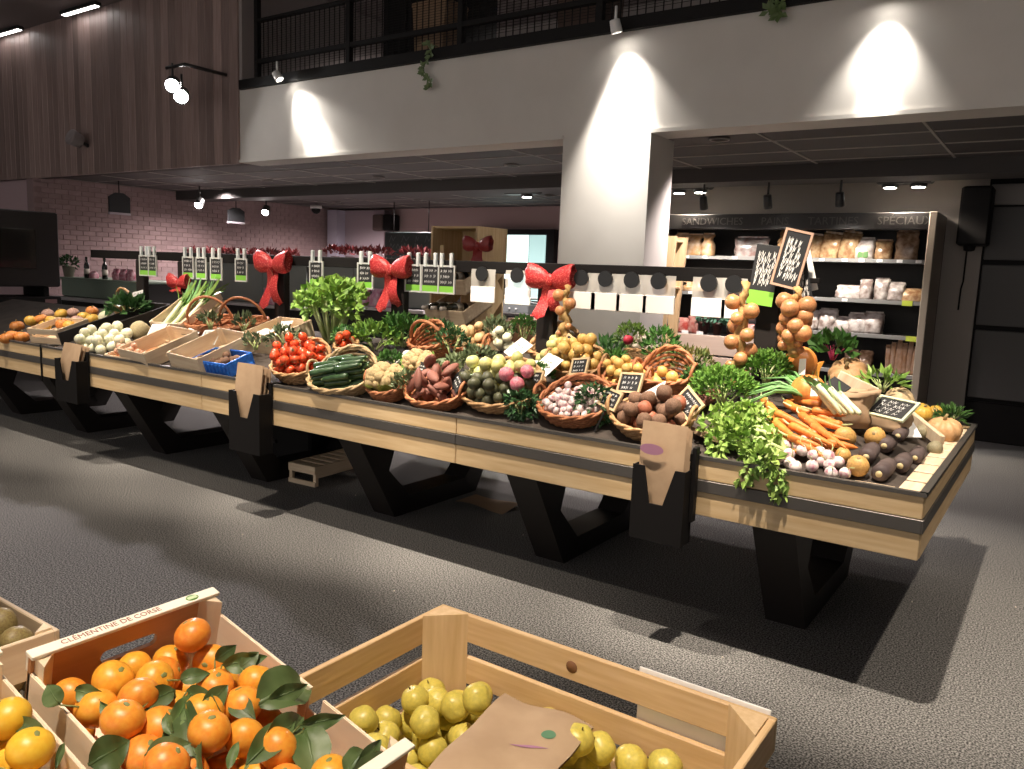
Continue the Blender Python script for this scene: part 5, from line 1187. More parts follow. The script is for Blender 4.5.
# carrots: (top end px) -> (tip px)
carrots = []
def carrot(a, b, lab, grp, r=.017):
    L = (b-a).length; root = thing('carrot', lab, 'carrot', along(a, b), grp); carrots.append(root); qq = random.Random(int(a.x*9999))
    g = MB(); g.lathe([(.003, -.002), (r*.8, .004), (r, .02), (r*.96, L*.3), (r*.78, L*.6), (r*.5, L*.85), (r*.22, L*.96), (.002, L)], 12, fn=lambda an, z, q: q*(1+.03*math.sin(z*90))); g.build('root', m_carrot, root)
    MB().tube([(0, 0, .0), (qq.uniform(-.008, .008), .004, -.02), (qq.uniform(-.015, .015), .01, -.045)], [.006, .004, .003], 6).build('stem', m_stalk, root)
CAR = [(762, 398, 800, 440), (768, 404, 797, 436), (775, 412, 812, 430), (776, 416, 820, 440), (792, 407, 842, 424), (800, 414, 836, 441), (785, 402, 830, 432), (805, 432, 850, 440), (812, 425, 846, 448), (822, 405, 786, 399), (830, 400, 798, 396), (790, 425, 835, 446),
       (800, 434, 838, 452), (795, 440, 826, 458), (772, 420, 806, 448), (818, 436, 856, 434), (780, 430, 818, 456), (808, 418, 852, 432), (765, 410, 792, 442), (842, 425, 800, 418), (788, 436, 822, 447), (770, 428, 800, 455), (826, 442, 858, 448), (812, 410, 846, 416)]
for i, (a, b, c, d) in enumerate(CAR):
    l = .03+.018*(i % 3)+.03*max(0, (425-b)/30)
    p0, p1 = pair(a, b, l+.02, c, d, l)
    if (p1-p0).length > .26: p1 = p0+(p1-p0).normalized()*.25
    carrot(p0, p1, 'orange carrot in the heap at the right table end', 'carrots at the table end', .0185)
autolabel(carrots, 'orange carrot', 'of the heap', 5)
# baby turnips
bts = []
RAD = [blob(s, .04, mats=m_radish, sz=.95) for s in range(2)]
BT_ = [(778, 457), (789, 454), (795, 467), (812, 466), (829, 465), (803, 450), (813, 455), (822, 461), (831, 473), (845, 473), (805, 440), (797, 446), (838, 462), (790, 463), (820, 452), (828, 456), (810, 446), (785, 446)]
for i, (x, y) in enumerate(BT_):
    p = lay(x, y, .024+.022*(y < 458)); o = tag(obj('baby_turnip', RAD[i % 2], None, frame(p) @ rot_rand(random.Random(i), False) @ S(.025*rnd.uniform(.9, 1.12))), 'white baby turnip with rosy shoulder in front of the carrots', 'turnip', 'baby turnips at the table end')
    MB().tube([(0, 0, .85), (-.3, .1, 1.5), (-.9, .2, 2.0)], [.12, .08, .05], 5).build('stalk', m_stalk, o); bts.append(o)
autolabel(bts, 'white baby turnip', 'before the carrots', 6)
# rutabagas, black radishes
for i, (x, y, s) in enumerate(((845, 437, .043), (875, 437, .045), (858, 466, .043), (843, 455, .032))):
    p = lay(x, y, s*.95); o = tag(obj('rutabaga', blob(i, .05, mats=m_ruta, n=16, m=10, sz=1.15 if i == 0 else 1), None, frame(p) @ RX(60) @ RZ(i*40) @ RY(30*(i-1)) @ S(s)), ('long golden rutabaga behind the round one', 'largest round golden rutabaga', 'rough golden rutabaga at the table edge', 'smallest rutabaga at the carrot tips')[i], 'rutabaga', 'rutabagas')
    MB().lathe([(.22, .90), (.16, 1.03), (.05, 1.06)], 10).build('crown', m_stem, o)
def black_radish(x, y, x2, y2, r, lab, l=None):
    a = lay(x, y, r); b = lay(x2, y2, r*.9); L = max(.09, min(.19, (b-a).length))
    b = a+(b-a).normalized()*L; o = thing('black_radish', lab, 'radish', along(a, b), 'black radishes')
    MB().lathe([(r*.5, -.002), (r*.9, .004), (r, .02), (r, L*.6), (r*.85, L*.85), (r*.45, L*.97), (.004, L)], 14).build('root', m_bradish, o)
    MB().lathe([(r*.34, -.008), (r*.38, -.002), (r*.5, .002)], 12).build('crown', m_cutend, o)
for i, a in enumerate(((866, 457, 880, 440, .034, 'black radish showing its round end beside the rutabaga'), (884, 446, 912, 425, .034, 'long black radish lying towards the bag'), (879, 474, 892, 462, .034, 'front black radish at the table edge'), (900, 466, 915, 446, .034, 'black radish second from the right'), (915, 458, 926, 440, .03, 'rightmost black radish by the kohlrabi'),
        (898, 436, 914, 422, .03, 'rear black radish against the pale board'))): black_radish(*a)
for i, (x, y, lab) in enumerate(((935, 448, 'lower grey green kohlrabi by the end rim'), (922, 432, 'upper grey green kohlrabi by the end rim'))):
    tag(obj('kohlrabi', blob(i, .08, mats=M('kohlrabi', (.22, .20, .12), .6, (.3, .26, .16), 6)), None, frame(lay(x, y, .034)) @ S(.035)), lab, 'kohlrabi')
# celery bunch with leaves hanging over the edge
a = lay(792, 450, .05); cb_ = thing('celery_bunch', 'pale green celery bunch drooping over the table edge', 'celery', frame(a)); inv = cb_.matrix_basis.inverted(); q = random.Random(3)
tips = [(712, 425), (722, 415), (735, 412), (750, 412), (760, 420), (730, 430), (720, 440), (742, 440), (755, 450), (765, 458), (738, 425), (748, 430), (770, 440)]
g = MB(); g2 = MB()
for i, (x, y) in enumerate(tips):
    t = lay(x, y, .09 if y < 435 else .06); b = lay(788-i % 4*3, 444+i % 5*3, .04); m_ = (t+b)/2+Vector((0, 0, .03))
    MB().tube([inv @ b, inv @ m_, inv @ t], [.012, .010, .006], 7).build('stalk', m_stalk, cb_)
    leafcloud(g, 75, .05, .05, .035, .038, 300+i, tuple(inv @ t), .2, wid=.9)
for i, (x, y) in enumerate(((742, 462), (750, 470), (745, 478), (776, 470), (779, 480), (778, 490), (718, 452), (768, 466))):
    t = ony(x, y, 3.19 if y > 465 else 3.24); leafcloud(g, 26, .03, .012, .03, .036, 330+i, tuple(inv @ t), -1.2, wid=.8)
stuff(g.build('leaves', M('celery_leaf', (.33, .47, .11), .5, (.18, .33, .06), 14), cb_))
tag(MB().bbox(-.10, .10, -.06, .06, 0, .03, .003).build('kraft_board', m_kraft, None, frame(lay(712, 440, .01)) @ RZ(-40) @ RX(-15)), 'tilted kraft cardboard under the celery leaves', 'cardboard')
# curly parsley, spring onions
def lump(px, py, rx, ry, rz, n, ls, mt, lab, seed, lift=.0):
    return bush(px, py, rx, ry, rz, n, ls, mt, lab, 'parsley_bunch', 'parsley', lift, .5, .7, seed, 'curly parsley bunches', 10)
lump(722, 408, .16, .12, .12, 1500, .024, m_pars, 'dense dark parsley bunch left of the spring onions', 400); lump(765, 385, .13, .11, .10, 1000, .024, m_pars, 'lighter parsley bunch behind the spring onions', 401, .04)
p = lay(806, 402, .05); so = thing('spring_onions', 'bunch of spring onions with long green leaves', 'spring onions', frame(p)); inv = so.matrix_basis.inverted()
for i in range(20):
    a = p+Vector((rnd.uniform(-.02, .02), rnd.uniform(-.02, .02), rnd.uniform(0, .03))); x, y = 738+i*2.6+rnd.uniform(-4, 4), 402-24*math.sin(i/19*2.2)-(8 if i > 8 else 0)+rnd.uniform(-5, 5)
    t = lay(x, y, .07+.05*rnd.random()); m_ = (a+t)/2+Vector((0, 0, .05))
    MB().tube([inv @ a, inv @ ((a+m_)/2+Vector((0, 0, .015))), inv @ m_, inv @ t], [.008, .007, .006, .002], 6).build('leaf', m_leekg if i % 3 else m_green, so)
p = lay(812, 402, .05)
for k in range(5):
    a = p+Vector((.02*k-.03, .01*(k % 2), .012*(k % 3)-.02)); b = a+Vector((.08, -.03, -.02))
    MB().tube([inv @ a, inv @ ((a+b)/2), inv @ b], [.008, .016, .006], 8).build('bulb', M('purple_bulb', (.26, .06, .13), .4, (.6, .45, .5), 10), so)
# kraft bags with leeks and the sign
lk2 = []
def open_bag(px, py, w_, d, h, lab, seed, yaw=0):
    p = lay(px, py, 0); q = random.Random(seed); r = thing('paper_sack', lab, 'paper bag', frame(p) @ RZ(yaw), 'open kraft sacks'); n = 20; lv = [0, .2, .45, .7, .88, 1.0, .97, .86]; vs = []
    for li, z in enumerate(lv):
        for j in range(n):
            a = 2*math.pi*j/n; ca, sa = math.cos(a), math.sin(a); k = (1+.12*math.sin(3*a+z*7+seed)+q.uniform(-.05, .05))*(1+.10*z)*(1.10 if li >= 6 else 1)
            if li == 6: k *= 1.04
            vs.append((w_/2*k*math.copysign(abs(ca)**.7, ca), d/2*k*math.copysign(abs(sa)**.7, sa), z*h*(1+.06*math.sin(2*a+seed))))
    MB().add(vs, [(i*n+j, i*n+(j+1) % n, (i+1)*n+(j+1) % n, (i+1)*n+j) for i in range(len(lv)-1) for j in range(n)]+[tuple(reversed(range(n)))], 0, True).build('sack', m_kraft, r)
    MB().lathe([(.3, h*.80), (.86, h*.82)], 12, S(w_/2, d/2, 1)).build('filling', m_beet, r); return r
open_bag(845, 425, .20, .17, .17, 'crumpled kraft sack holding leeks behind the carrots', 2, 10); open_bag(883, 428, .22, .16, .13, 'wide kraft sack under the black written sign', 4, -12)
for i in range(5):
    a = lay(836+i*6, 414, .10+.01*i); b = lay(822+i*5, 396, .17+.01*(i % 2))
    r = thing('leek', 'short green leek sticking out of the kraft sack', 'leek', along(a, b), 'leeks in the kraft sack'); lk2.append(r)
    MB().lathe([(.008, 0), (.012, .01), (.012, .10), (.014, .16)], 9).build('shaft', m_leekw, r)
    for k in range(3): MB().sheet(lambda u, v: (.006+.03*u*u, (v-.5)*.03*(1-u*.6), .14+u*.07), 4, 2).build('leaf', m_leekg, r, RZ(k*120))
autolabel(lk2, 'short leek', 'in the kraft sack', 5, ('only',))
slate('chalk_card', 'pale edged black card written in white on the kraft sack', frame(lay(884, 416, .14)) @ RZ(-22) @ RX(-55) @ RY(4), .17, .11, 4, M('lime_card_edge', (.62, .66, .45), .6), None, False, 90)
# pumpkin wedges, pumpkins, squashes at the back of the end
def wedge(x, y, lift, s, rot, lab, span=110):
    p = lay(x, y, lift); o = thing('pumpkin_wedge', lab, 'pumpkin', frame(p) @ rot @ S(s), 'cut pumpkin wedges'); n = 12; m = 12; sp = math.radians(span)
    g = MB()
    def P(u, v, k=1): th = -math.pi/2+math.pi*v; a = -sp/2+sp*u; rr = k*math.cos(th)*(1-.08*(1-abs(math.sin(4.5*a))))+.02; return (rr*math.cos(a), rr*math.sin(a), .95*k*math.sin(th))
    g.sheet(lambda u, v: P(u, v), n, m); g.build('rind', m_pump, o)
    g = MB()
    for e in (0, 1):
        g.sheet(lambda u, v, e=e: tuple(Vector(P(e, v))*(1-.42*u*(math.sin(math.pi*v)**.5)) if u > 0 else P(e, v)), 4, m, 0)
    g.sheet(lambda u, v: tuple(Vector(P(u, v))*(1-.42*(math.sin(math.pi*v)**.5))), n, m); g.build('flesh', m_flesh, o); return o
wedge(800, 362, .13, .085, RZ(-65) @ RY(8), 'upright orange pumpkin wedge under the short onion string', 150); wedge(808, 392, .08, .085, RZ(-70) @ RY(-28) @ RX(15), 'orange pumpkin wedge with rind lying below the upright one', 140)
wedge(826, 376, .10, .08, RZ(-150) @ RY(10), 'narrow orange pumpkin wedge beside the whole pumpkin', 60)
for x, y, lab in ((801, 365, 'white price card on the upright pumpkin wedge'), (813, 385, 'white price card between the pumpkin wedges')):
    tag(MB().bbox(-.018, .018, -.002, .002, -.04, .04, .001).build('small_card', m_whitep, None, frame(lay(x, y, .14)-Vector((-.03, .09, 0))) @ RZ(-20) @ RX(-12) @ RY(-8)), lab, 'card')
m_pk = [blob(s, .03, mats=m_pumpl, ribs=10, ribd=.13, dent=.2, n=48, m=12, sz=.78) for s in range(2)]
squash(frame(lay(848, 375, .09)) @ RX(50) @ RZ(20), m_pk[0], .115, 'large_pumpkin', 'large pale orange pumpkin tipped on its side at the back')
squash(frame(lay(944, 430, .06)) @ RX(12), m_pk[1], .085, 'flat_pumpkin', 'flat pinkish ribbed pumpkin by the end rim')
squash(frame(lay(899, 402, .06)) @ RX(15), blob(3, .06, mats=m_sqp, n=20, m=10, sz=1.1), .075, 'pale_squash', 'pale bumpy squash above the striped one', None, 'squash', 1.0)
squash(frame(lay(921, 413, .055)) @ RX(25) @ RY(20), PBY[0], .06, 'yellow_squash', 'yellow ribbed squash in front of the pale one', None, 'squash'); squash(frame(lay(935, 412, .05)) @ RX(60), PBY[1], .04, 'yellow_gourd', 'small yellow gourd behind the flat pumpkin', None, 'squash')
bush(950, 421, .07, .10, .03, 120, .06, M('bean_green', (.05, .13, .03), .45, (.09, .2, .05), 8), 'dark green long leaves at the far right table corner', 'kale_leaves', 'greens', .02, .2, .25, 90)
bush(832, 360, .12, .08, .08, 60, .08, m_green, 'red stemmed chard leaves behind the pumpkin', 'chard_bunch', 'chard', .10, .5, .6, 91, sm=M('red_stem', (.40, .03, .09), .5))
bush(882, 392, .10, .07, .06, 60, .06, m_lime, 'pale leafy fennel at the back right of the pumpkin', 'fennel_tops', 'fennel', .08, .4, .4, 92)
for i, (x, y, x2, y2, l, lab) in enumerate(((838, 376, 876, 394, .13, 'pale board leaning across the large pumpkin'), (905, 412, 942, 442, .05, 'pale board edging the flat pumpkin'))):
    a, b = pair(x, y, l, x2, y2, l); L = (b-a).length; tag(MB().bbox(-.012, .012, -.03, .03, 0, L, .003).build('wood_board', m_pop_y, None, along(a, b)), lab, 'board')
tag(MB().bbox(-.07, .07, -.004, .004, 0, .08, .002).build('leaning_sign', m_slate, None, frame(lay(828, 392, .12)) @ RZ(-30) @ RX(-50) @ RY(20)), 'dark backed sign leaning beside the pumpkin wedges', 'sign')
tag(MB().bbox(-.08, .08, -.01, .0, 0, .12, .003).build('white_card', m_whitep, None, frame(lay(905, 438, .01)) @ RZ(35) @ RX(-60)), 'white card against the pale board', 'card')
for i in range(6): tag(obj('yam', blob(i, .15, 1, .8, 1.5, mats=m_sweet), None, frame(lay(696+i*3, 405-i*2, .04)) @ RY(70) @ RZ(i*50) @ S(.035)), 'brown tuber between the beets and the parsley', 'tuber', 'tubers left of the parsley')
# ------------------------------------------------------------------ under the table
r = thing('slatted_pallet', 'small upturned slatted crate on the carpet under the table', 'crate', T(-4.62, 3.93, 0) @ RZ(4)); 
a = onz(283, 484, 0); 
for x in (-.0, .24): pass
Lx, Ly = .27, .60
for s in (0, 1):
    MB().bbox(0, Lx, s*(Ly-.015), s*(Ly-.015)+.015, .09, .15, .003).build('end_board', m_pop_x, r, T(0, -.1, 0)); MB().bbox(0, Lx, s*(Ly-.015), s*(Ly-.015)+.015, 0, .035, .003).build('end_board', m_pop_x, r, T(0, -.1, 0))
    MB().bbox(s*(Lx-.012), s*(Lx-.012)+.012, .015, Ly-.015, .06, .15, .003).build('side_board', m_pop_y, r, T(0, -.1, 0))
    for x in (0, Lx-.03): MB().bbox(x, x+.03, s*(Ly-.05)+.01, s*(Ly-.05)+.04, .0, .14, .003).build('corner_post', m_popz, r, T(0, -.1, 0))
for k in range(6): MB().bbox(.012, Lx-.012, .02+k*.097, .09+k*.097, .138, .148, .002).build('top_slat', m_pop_x, r, T(0, -.1, 0))
r = thing('black_bin', 'black storage box on the floor behind the slatted crate', 'box', T(-5.4, 4.55, 0)); MB().bbox(-.52, .52, -.28, .30, 0, .50, .02).build('body', m_black, r); MB().bbox(-.54, .54, -.30, .32, .50, .54, .01).build('lid', m_black, r); MB().bbox(-.12, .12, -.30, -.28, .12, .15, .004).build('handle', m_steel, r)
tag(MB().sheet(lambda u, v: (-.2+.4*u, -.12+.24*v, .012+.012*math.sin(u*5)*math.cos(v*4)), 6, 6).build('flat_cardboard', m_card, None, T(-3.15, 4.35, 0)), 'flattened cardboard on the carpet under the table', 'cardboard')
for i in range(14):
    p = Vector((rnd.uniform(-5, 0), rnd.uniform(2.4, 4.8), .004)); tag(obj('floor_crumb', blob(i % 3, .3, mats=m_garlic, n=6, m=4), None, Matrix.Translation(p) @ S(.004)), 'tiny pale crumb on the carpet', 'crumb', 'crumbs on the carpet')
# ------------------------------------------------------------------ foreground: display tables with crates
FT = .70
r = thing('front_table', 'low wooden display table under the clementine crates', 'table', T(-1.45, .48, 0))
for k in range(5): MB().bbox(-.55, .72, -.375+k*.15, -.23+k*.15, FT-.02, FT, .003).build('top_board', m_pine_x, r)
for s in (-1, 1): MB().bbox(-.53, .70, s*.35-.012, s*.35+.012, FT-.14, FT-.02, .003).build('apron', m_pine_x, r)
for x in (-.45, .6):
    for y in (-.30, .30): MB().bbox(x-.04, x+.04, y-.04, y+.04, 0, FT-.02, .004).build('leg', m_steel, r)
FT2 = .50
r = thing('crate_stand', 'low dark stand under the apple crate', 'stand', T(-.763, 1.166, 0)); MB().bbox(-.37, .37, -.24, .24, FT2-.04, FT2, .004).build('top', m_steel, r)
for x in (-.32, .32):
    for y in (-.19, .19): MB().bbox(x-.03, x+.03, y-.03, y+.03, 0, FT2-.04, .004).build('leg', m_steel, r)
# clementine crate, tipped towards the right
m_crin = wood('crate_ply', (.86, .74, .57), (.78, .62, .45), 'x', sc=6)
m_cream2 = M('printed_paper', (.86, .80, .68), .6); m_brownp = M('brown_print', (.30, .10, .07), .7)
TILT = 13.5; CW, CL, CD = .32, .50, .155
def clem_crate(origin, lab, printed):
    Mx = Matrix.Translation(origin) @ RY(TILT); r = thing('fruit_crate', lab, 'crate', Mx, 'thin wooden fruit crates')
    # origin at the top of the raised end; x along the crate, z up, top of the long sides at z = -.03
    for s in (0, 1):
        y0 = s*(CW-.006); MB().bbox(.0, .285, y0, y0+.006, -CD, -.028, .0015).build('side_board', m_crin, r); MB().bbox(.315, CL, y0, y0+.006, -CD, -.034, .0015).build('side_board', m_crin, r); MB().bbox(.0, CL, y0+.001, y0+.005, -CD, -.07, .001).build('side_board', m_crin, r)
    slot = []
    def end(x, top=0.0):
        g = MB(); ym, hw, zc, hh = CW*.5, .050, -.050, .012
        arc = [(ym+(hw-hh)*(1 if t < math.pi/2 else -1)+hh*math.cos(t), hh*math.sin(t)) for t in [math.pi*i/12 for i in range(13)]]
        g.prism([(0, 0), (CW, 0), (CW, zc)]+[(y, zc+z) for y, z in arc]+[(0, zc)], x, x+.008, 'x')
        g.prism([(0, -CD), (CW, -CD), (CW, zc)]+[(y, zc-z) for y, z in arc]+[(0, zc)], x, x+.008, 'x')
        e = g.build('end_board', m_ply, r)
        cap = MB().bbox(x-.006, x+.016, -.002, CW+.002, -.001, .006, .001).build('end_cap', m_cream2, r)
        MB().bbox(x-.007, x-.0, 0, CW, -.03, .0, .001).build('end_band', m_cream2, r)
        return e, cap
    e, cap = end(.0); end(CL-.008)
    for sx in (0, 1):
        for sy in (0, 1):
            px = .008 if sx == 0 else CL-.008; py = .006 if sy == 0 else CW-.006; dx = 1 if sx == 0 else -1; dy = 1 if sy == 0 else -1
            MB().prism([(px, py), (px+dx*.028, py), (px, py+dy*.028)], -CD, -.002, 'z').build('corner_post', m_popz, r)
    MB().bbox(0, CL, 0, CW, -CD-.004, -CD, .001).build('bottom', m_crin, r)
    if printed:
        obj('lettering', text_mesh('CLÉMENTINE DE CORSE', .0155, m_brownp, .0002), cap, T(.005, .128, .0065) @ RZ(90))
        MB().lathe([(.0, .0062), (.0095, .0062), (.0095, .0066), (.0, .0066)], 20, T(.005, .272, 0) @ S(.85, 1.25, 1)).build('round_seal', M('seal_green', (.14, .30, .06), .6), cap)
        MB().box(.001, .009, .263, .281, .0066, .0068).build('seal_mark', M('seal_pale', (.55, .66, .4), .6), cap)
    return Mx
C1 = clem_crate(Vector((-1.236, .534, .998)), 'pale crate of clementines with printed top edge', True)
C2 = clem_crate(Vector((-1.296, .195, .995)), 'neighbouring crate of yellow clementines at the left picture edge', False)
# props that carry the raised crate ends
for i, (X, Y) in enumerate(((-1.19, .55), (-1.25, .215))): tag(MB().bbox(-.02, .02, 0, .28, 0, .115 if i == 0 else .112, .003).build('prop_block', m_pine_y, None, T(X, Y, FT)), ('wooden block propping the printed clementine crate', 'wooden block propping the left clementine crate')[i], 'block')
m_clem = M('clementine', (.78, .27, .025), .38, (.82, .36, .04), 4, .06, vary=.10, hue=.012, bscale=220)
m_clemy = M('clementine_yellow', (.80, .45, .03), .38, (.83, .52, .05), 4, .06, vary=.06, bscale=220)
m_cleaf = M('clementine_leaf', (.065, .11, .028), .5, (.12, .17, .06), 25, .15, vary=.3); m_twig = M('twig', (.20, .22, .07), .6)
def clem_mesh(seed, mt):
    g = MB(); q = random.Random(seed); ph = q.uniform(0, 6)
    g.ball(1, 24, 16, None, 0, lambda a, th: (1+.025*math.sin(2*a+ph)*math.cos(th))*(1-.09*math.exp(-((th-1.57)/.22)**2)-.05*math.exp(-((th+1.57)/.3)**2)), 1, 1, .88); return g.mesh('clementine', mt)
CM = [clem_mesh(i, m_clem) for i in range(3)]; CMY = [clem_mesh(i+5, m_clemy) for i in range(2)]
def leaf_mesh(L, W, fold, bend, seed, mt, wav=.0):
    q = random.Random(seed)
    def fn(u, v):
        k = math.sin(math.pi*min(1, u*1.02+.0))**.75*(1-.25*u)*1.1; s = (v-.5)*2
        return (s*W/2*k, L*u, abs(s)*fold*k*W-bend*L*u*u+wav*math.sin(u*11+s*2+seed)*abs(s))
    g = MB(); g.sheet(fn, 10, 4); g.tube([(0, L*u, -bend*L*u*u+.0006) for u in (0, .3, .6, .95)], [.0016, .0012, .0009, .0004], 5); return g.mesh('leaf', mt)
LM = [leaf_mesh(.085, .034, .25, .25, 1, m_cleaf, .003), leaf_mesh(.07, .030, .35, .5, 2, m_cleaf, .004), leaf_mesh(.10, .040, .2, .15, 3, m_cleaf, .005)]
def pplane(x, y, Mx, z):        # pixel -> point on the crate's local plane z
    n = (Mx.to_3x3() @ Vector((0, 0, 1))); o_ = Mx @ Vector((0, 0, z)); d = ray(x, y); return CAM+d*((o_-CAM).dot(n)/d.dot(n))
CL_ = [(193, 649, 1.05), (190, 672, .9), (172, 664, .9), (165, 676, .9), (112, 683, 1.1), (139, 667, .95), (215, 690, 1.0), (153, 690, 1.0), (92, 712, 1.1), (63, 700, .9), (134, 717, 1.05), (156, 738, 1.25), (237, 709, 1.15), (205, 745, 1.05), (238, 741, 1.0), (93, 735, 1.0), (125, 738, .9),
       (263, 723, .95), (272, 755, 1.1), (245, 683, .95), (233, 680, .9), (205, 672, .95), (127, 763, 1.05), (180, 762, 1.1), (215, 765, .95), (297, 742, .95), (310, 763, .95), (255, 770, .9), (170, 712, 1.0), (185, 722, 1.0), (255, 685, 1.0), (108, 752, .95), (205, 722, .95), (330, 775, 1), (150, 775, 1), (285, 785, 1), (235, 790, 1), (190, 795, 1)]
done = []
RC = .0315
def place_clem(pts, Mx, meshes, lab, grp, base):
    inv = Mx.inverted(); out = []
    order = sorted(pts, key=lambda t: -t[2])
    for i, (x, y, s) in enumerate(pts):
        top = s >= 1.0
        zz = base+(.028 if top else 0)
        p = inv @ pplane(x, y, Mx, zz); rr = RC*(.94+.10*(s-.9)/.3)
        p.x = min(max(p.x, .012+rr), CL-.02); p.y = min(max(p.y, .012+rr), CW-.012-rr)
        out.append([p, rr])
    for it in range(40):
        for i in range(len(out)):
            for j in range(i):
                d = out[i][0]-out[j][0]; m_ = (out[i][1]+out[j][1])*.95
                if 1e-6 < d.length < m_:
                    k = d.normalized()*(m_-d.length)*.35; k2 = Vector((k.x*.6, k.y*.6, k.z)); out[i][0] += k2; out[j][0] -= k2
            p, rr = out[i]; p.x = min(max(p.x, .014+rr), CL-.02); p.y = min(max(p.y, .010+rr), CW-.010-rr); p.z = min(max(p.z, -CD+rr), -.01)
    res = []
    for i, (p, rr) in enumerate(out):
        q = random.Random(i+77); o = obj('clementine', q.choice(meshes), None, Mx @ Matrix.Translation(p) @ RZ(q.uniform(0, 360)) @ RX(q.uniform(-75, 75)) @ S(rr)); tag(o, lab, 'clementine', grp)
        MB().lathe([(.10, .84), (.16, .83), (.17, .80)], 7, fn=lambda a, z, r: r*(1+.3*math.cos(5*a))).build('calyx', m_twig, o); res.append(o)
    return res
cl = place_clem(CL_, C1, CM, 'ripe orange clementine in the printed crate', 'clementines in the printed crate', -.062)
autolabel(cl, 'upper orange clementine', 'of the printed crate', 6)
# lower layer of fruit
for (x, y, z, r_) in pack(70, RC, CL/2-.02, CW/2-.012, -CD, 91, 'b'):
    if z < -.105: tag(obj('clementine', CM[0], None, C1 @ T(x+CL/2, y+CW/2, z) @ RX(40*x*100 % 90) @ S(r_)), 'orange clementine of the bottom layers in the printed crate', 'clementine', 'clementines in the printed crate')
CL2 = [(18, 733, 1.1), (18, 757, 1.1), (47, 757, 1.0), (2, 745, .9), (35, 780, 1), (8, 785, 1), (-15, 740, 1), (-20, 770, 1), (62, 785, 1), (-12, 715, .9)]
cl2 = place_clem(CL2, C2, CMY, 'yellow clementine in the crate at the left edge', 'clementines in the left crate', -.075)
autolabel(cl2, 'upper yellow clementine', 'of the left crate', 5)
for (x, y, z, r_) in pack(66, RC, CL/2-.02, CW/2-.012, -CD, 92, 'b'):
    if z < -.115: tag(obj('clementine', CMY[0], None, C2 @ T(x+CL/2, y+CW/2, z) @ RX(40*x*100 % 90) @ S(r_)), 'yellow clementine of the bottom layers in the left crate', 'clementine', 'clementines in the left crate')
# leaves: each hangs on the clementine nearest to its foot; (foot px, tip px, width factor)
LV = [(60, 705, 48, 690, .9), (75, 690, 98, 697, .8), (175, 690, 145, 703, .9), (180, 680, 205, 672, .8), (185, 700, 190, 755, .7), (188, 690, 214, 722, 1.0), (190, 695, 172, 730, .6), (172, 735, 162, 712, .5), (215, 660, 232, 650, .8), (222, 665, 262, 660, .9), (240, 668, 255, 655, .7),
      (255, 705, 318, 668, 1.6), (268, 700, 300, 690, .9), (262, 745, 312, 715, 1.2), (246, 765, 290, 722, .9), (305, 730, 318, 765, 1.5), (300, 725, 335, 720, .7), (88, 765, 130, 742, 1.5), (145, 755, 180, 745, .9), (345, 775, 366, 735, .8), (352, 775, 380, 745, .7), (345, 780, 400, 752, .8), (228, 770, 236, 745, .4), (120, 722, 95, 705, .5),
      (15, 720, 40, 735, .7), (55, 770, 66, 735, .3), (230, 700, 248, 712, .9), (150, 700, 118, 715, .5), (200, 712, 225, 690, .9)]
sites = [o.matrix_basis.translation.copy() for o in cl]
for i, (x0, y0, x1, y1, wf) in enumerate(LV):
    Mx = C2 if i in (24, 25) else C1
    a = pplane(x0, y0, Mx, -.012); b = pplane(x1, y1, Mx, .006 if y1 < y0 else -.006); d = b-a; L = d.length
    host = min(cl2 if i in (24, 25) else cl, key=lambda o: (o.matrix_basis.translation-a).length)
    n = (CAM-a).normalized(); yv = d.normalized(); xv = yv.cross(n).normalized(); zv = xv.cross(yv)
    W = Matrix(((xv.x, yv.x, zv.x, a.x), (xv.y, yv.y, zv.y, a.y), (xv.z, yv.z, zv.z, a.z), (0, 0, 0, 1))) @ RY((i*37 % 50)-25)
    W = W @ S(1.45*wf*max(.6, L/.085)**.5, 1.25*L/.085, 1.25*L/.085)
    lf = obj('leaf', LM[i % 2], host, host.matrix_basis.inverted() @ W)
    hc = host.matrix_basis.translation; up = (a-hc).normalized()
    if (a-hc).length < .06: MB().tube([host.matrix_basis.inverted() @ q_ for q_ in (hc+up*.022, (hc+a)/2+n*.006, a)], [.07, .05, .04], 5).build('twig', m_twig, host)

# slatted apple crate
AX0, AX1, AY0, AY1, AH = -1.166, -.361, .90, 1.436, .30
r = thing('apple_crate', 'sturdy slatted pine crate with yellow apples', 'crate', T((AX0+AX1)/2, (AY0+AY1)/2, FT2)); hx, hy = (AX1-AX0)/2, (AY1-AY0)/2
SL = [(.233, .30), (.129, .196), (.025, .092)]
for z0, z1 in SL:
    for s in (-1, 1):
        y0, y1 = sorted((s*hy, s*(hy-.014))); MB().bbox(-hx, hx, y0, y1, z0, z1, .002).build('side_slat', m_fgw_x, r)
        x0, x1 = sorted((s*(hx-.0), s*(hx-.014))); MB().bbox(x0, x1, -hy+.014, hy-.014, z0, z1, .002).build('end_slat', m_fgw_y, r)
for sx in (-1, 1):
    for sy in (-1, 1):
        px, py = sx*(hx-.014), sy*(hy-.014); MB().prism([(px, py), (px-sx*.075, py), (px, py-sy*.075)], .0, AH+.003, 'z').build('corner_post', m_fgw_z, r)
for k in range(6): MB().bbox(-hx+.014, hx-.014, -hy+.016+k*.086, -hy+.094+k*.086, .0, .010, .002).build('bottom_slat', m_fgw_x, r)
kn = MB(); kn.lathe([(.0, 0), (.011, 0), (.011, .0006), (0, .0006)], 14, T(0, 0, 0)); 
MB().lathe([(.0, 0), (.014, 0), (.0135, .0008), (0, .0008)], 14).build('knot', M('wood_knot', (.20, .09, .04), .6), r, T(ony(572, 660, AY1-.014).x-(AX0+AX1)/2, hy-.0142, .264) @ RX(90))
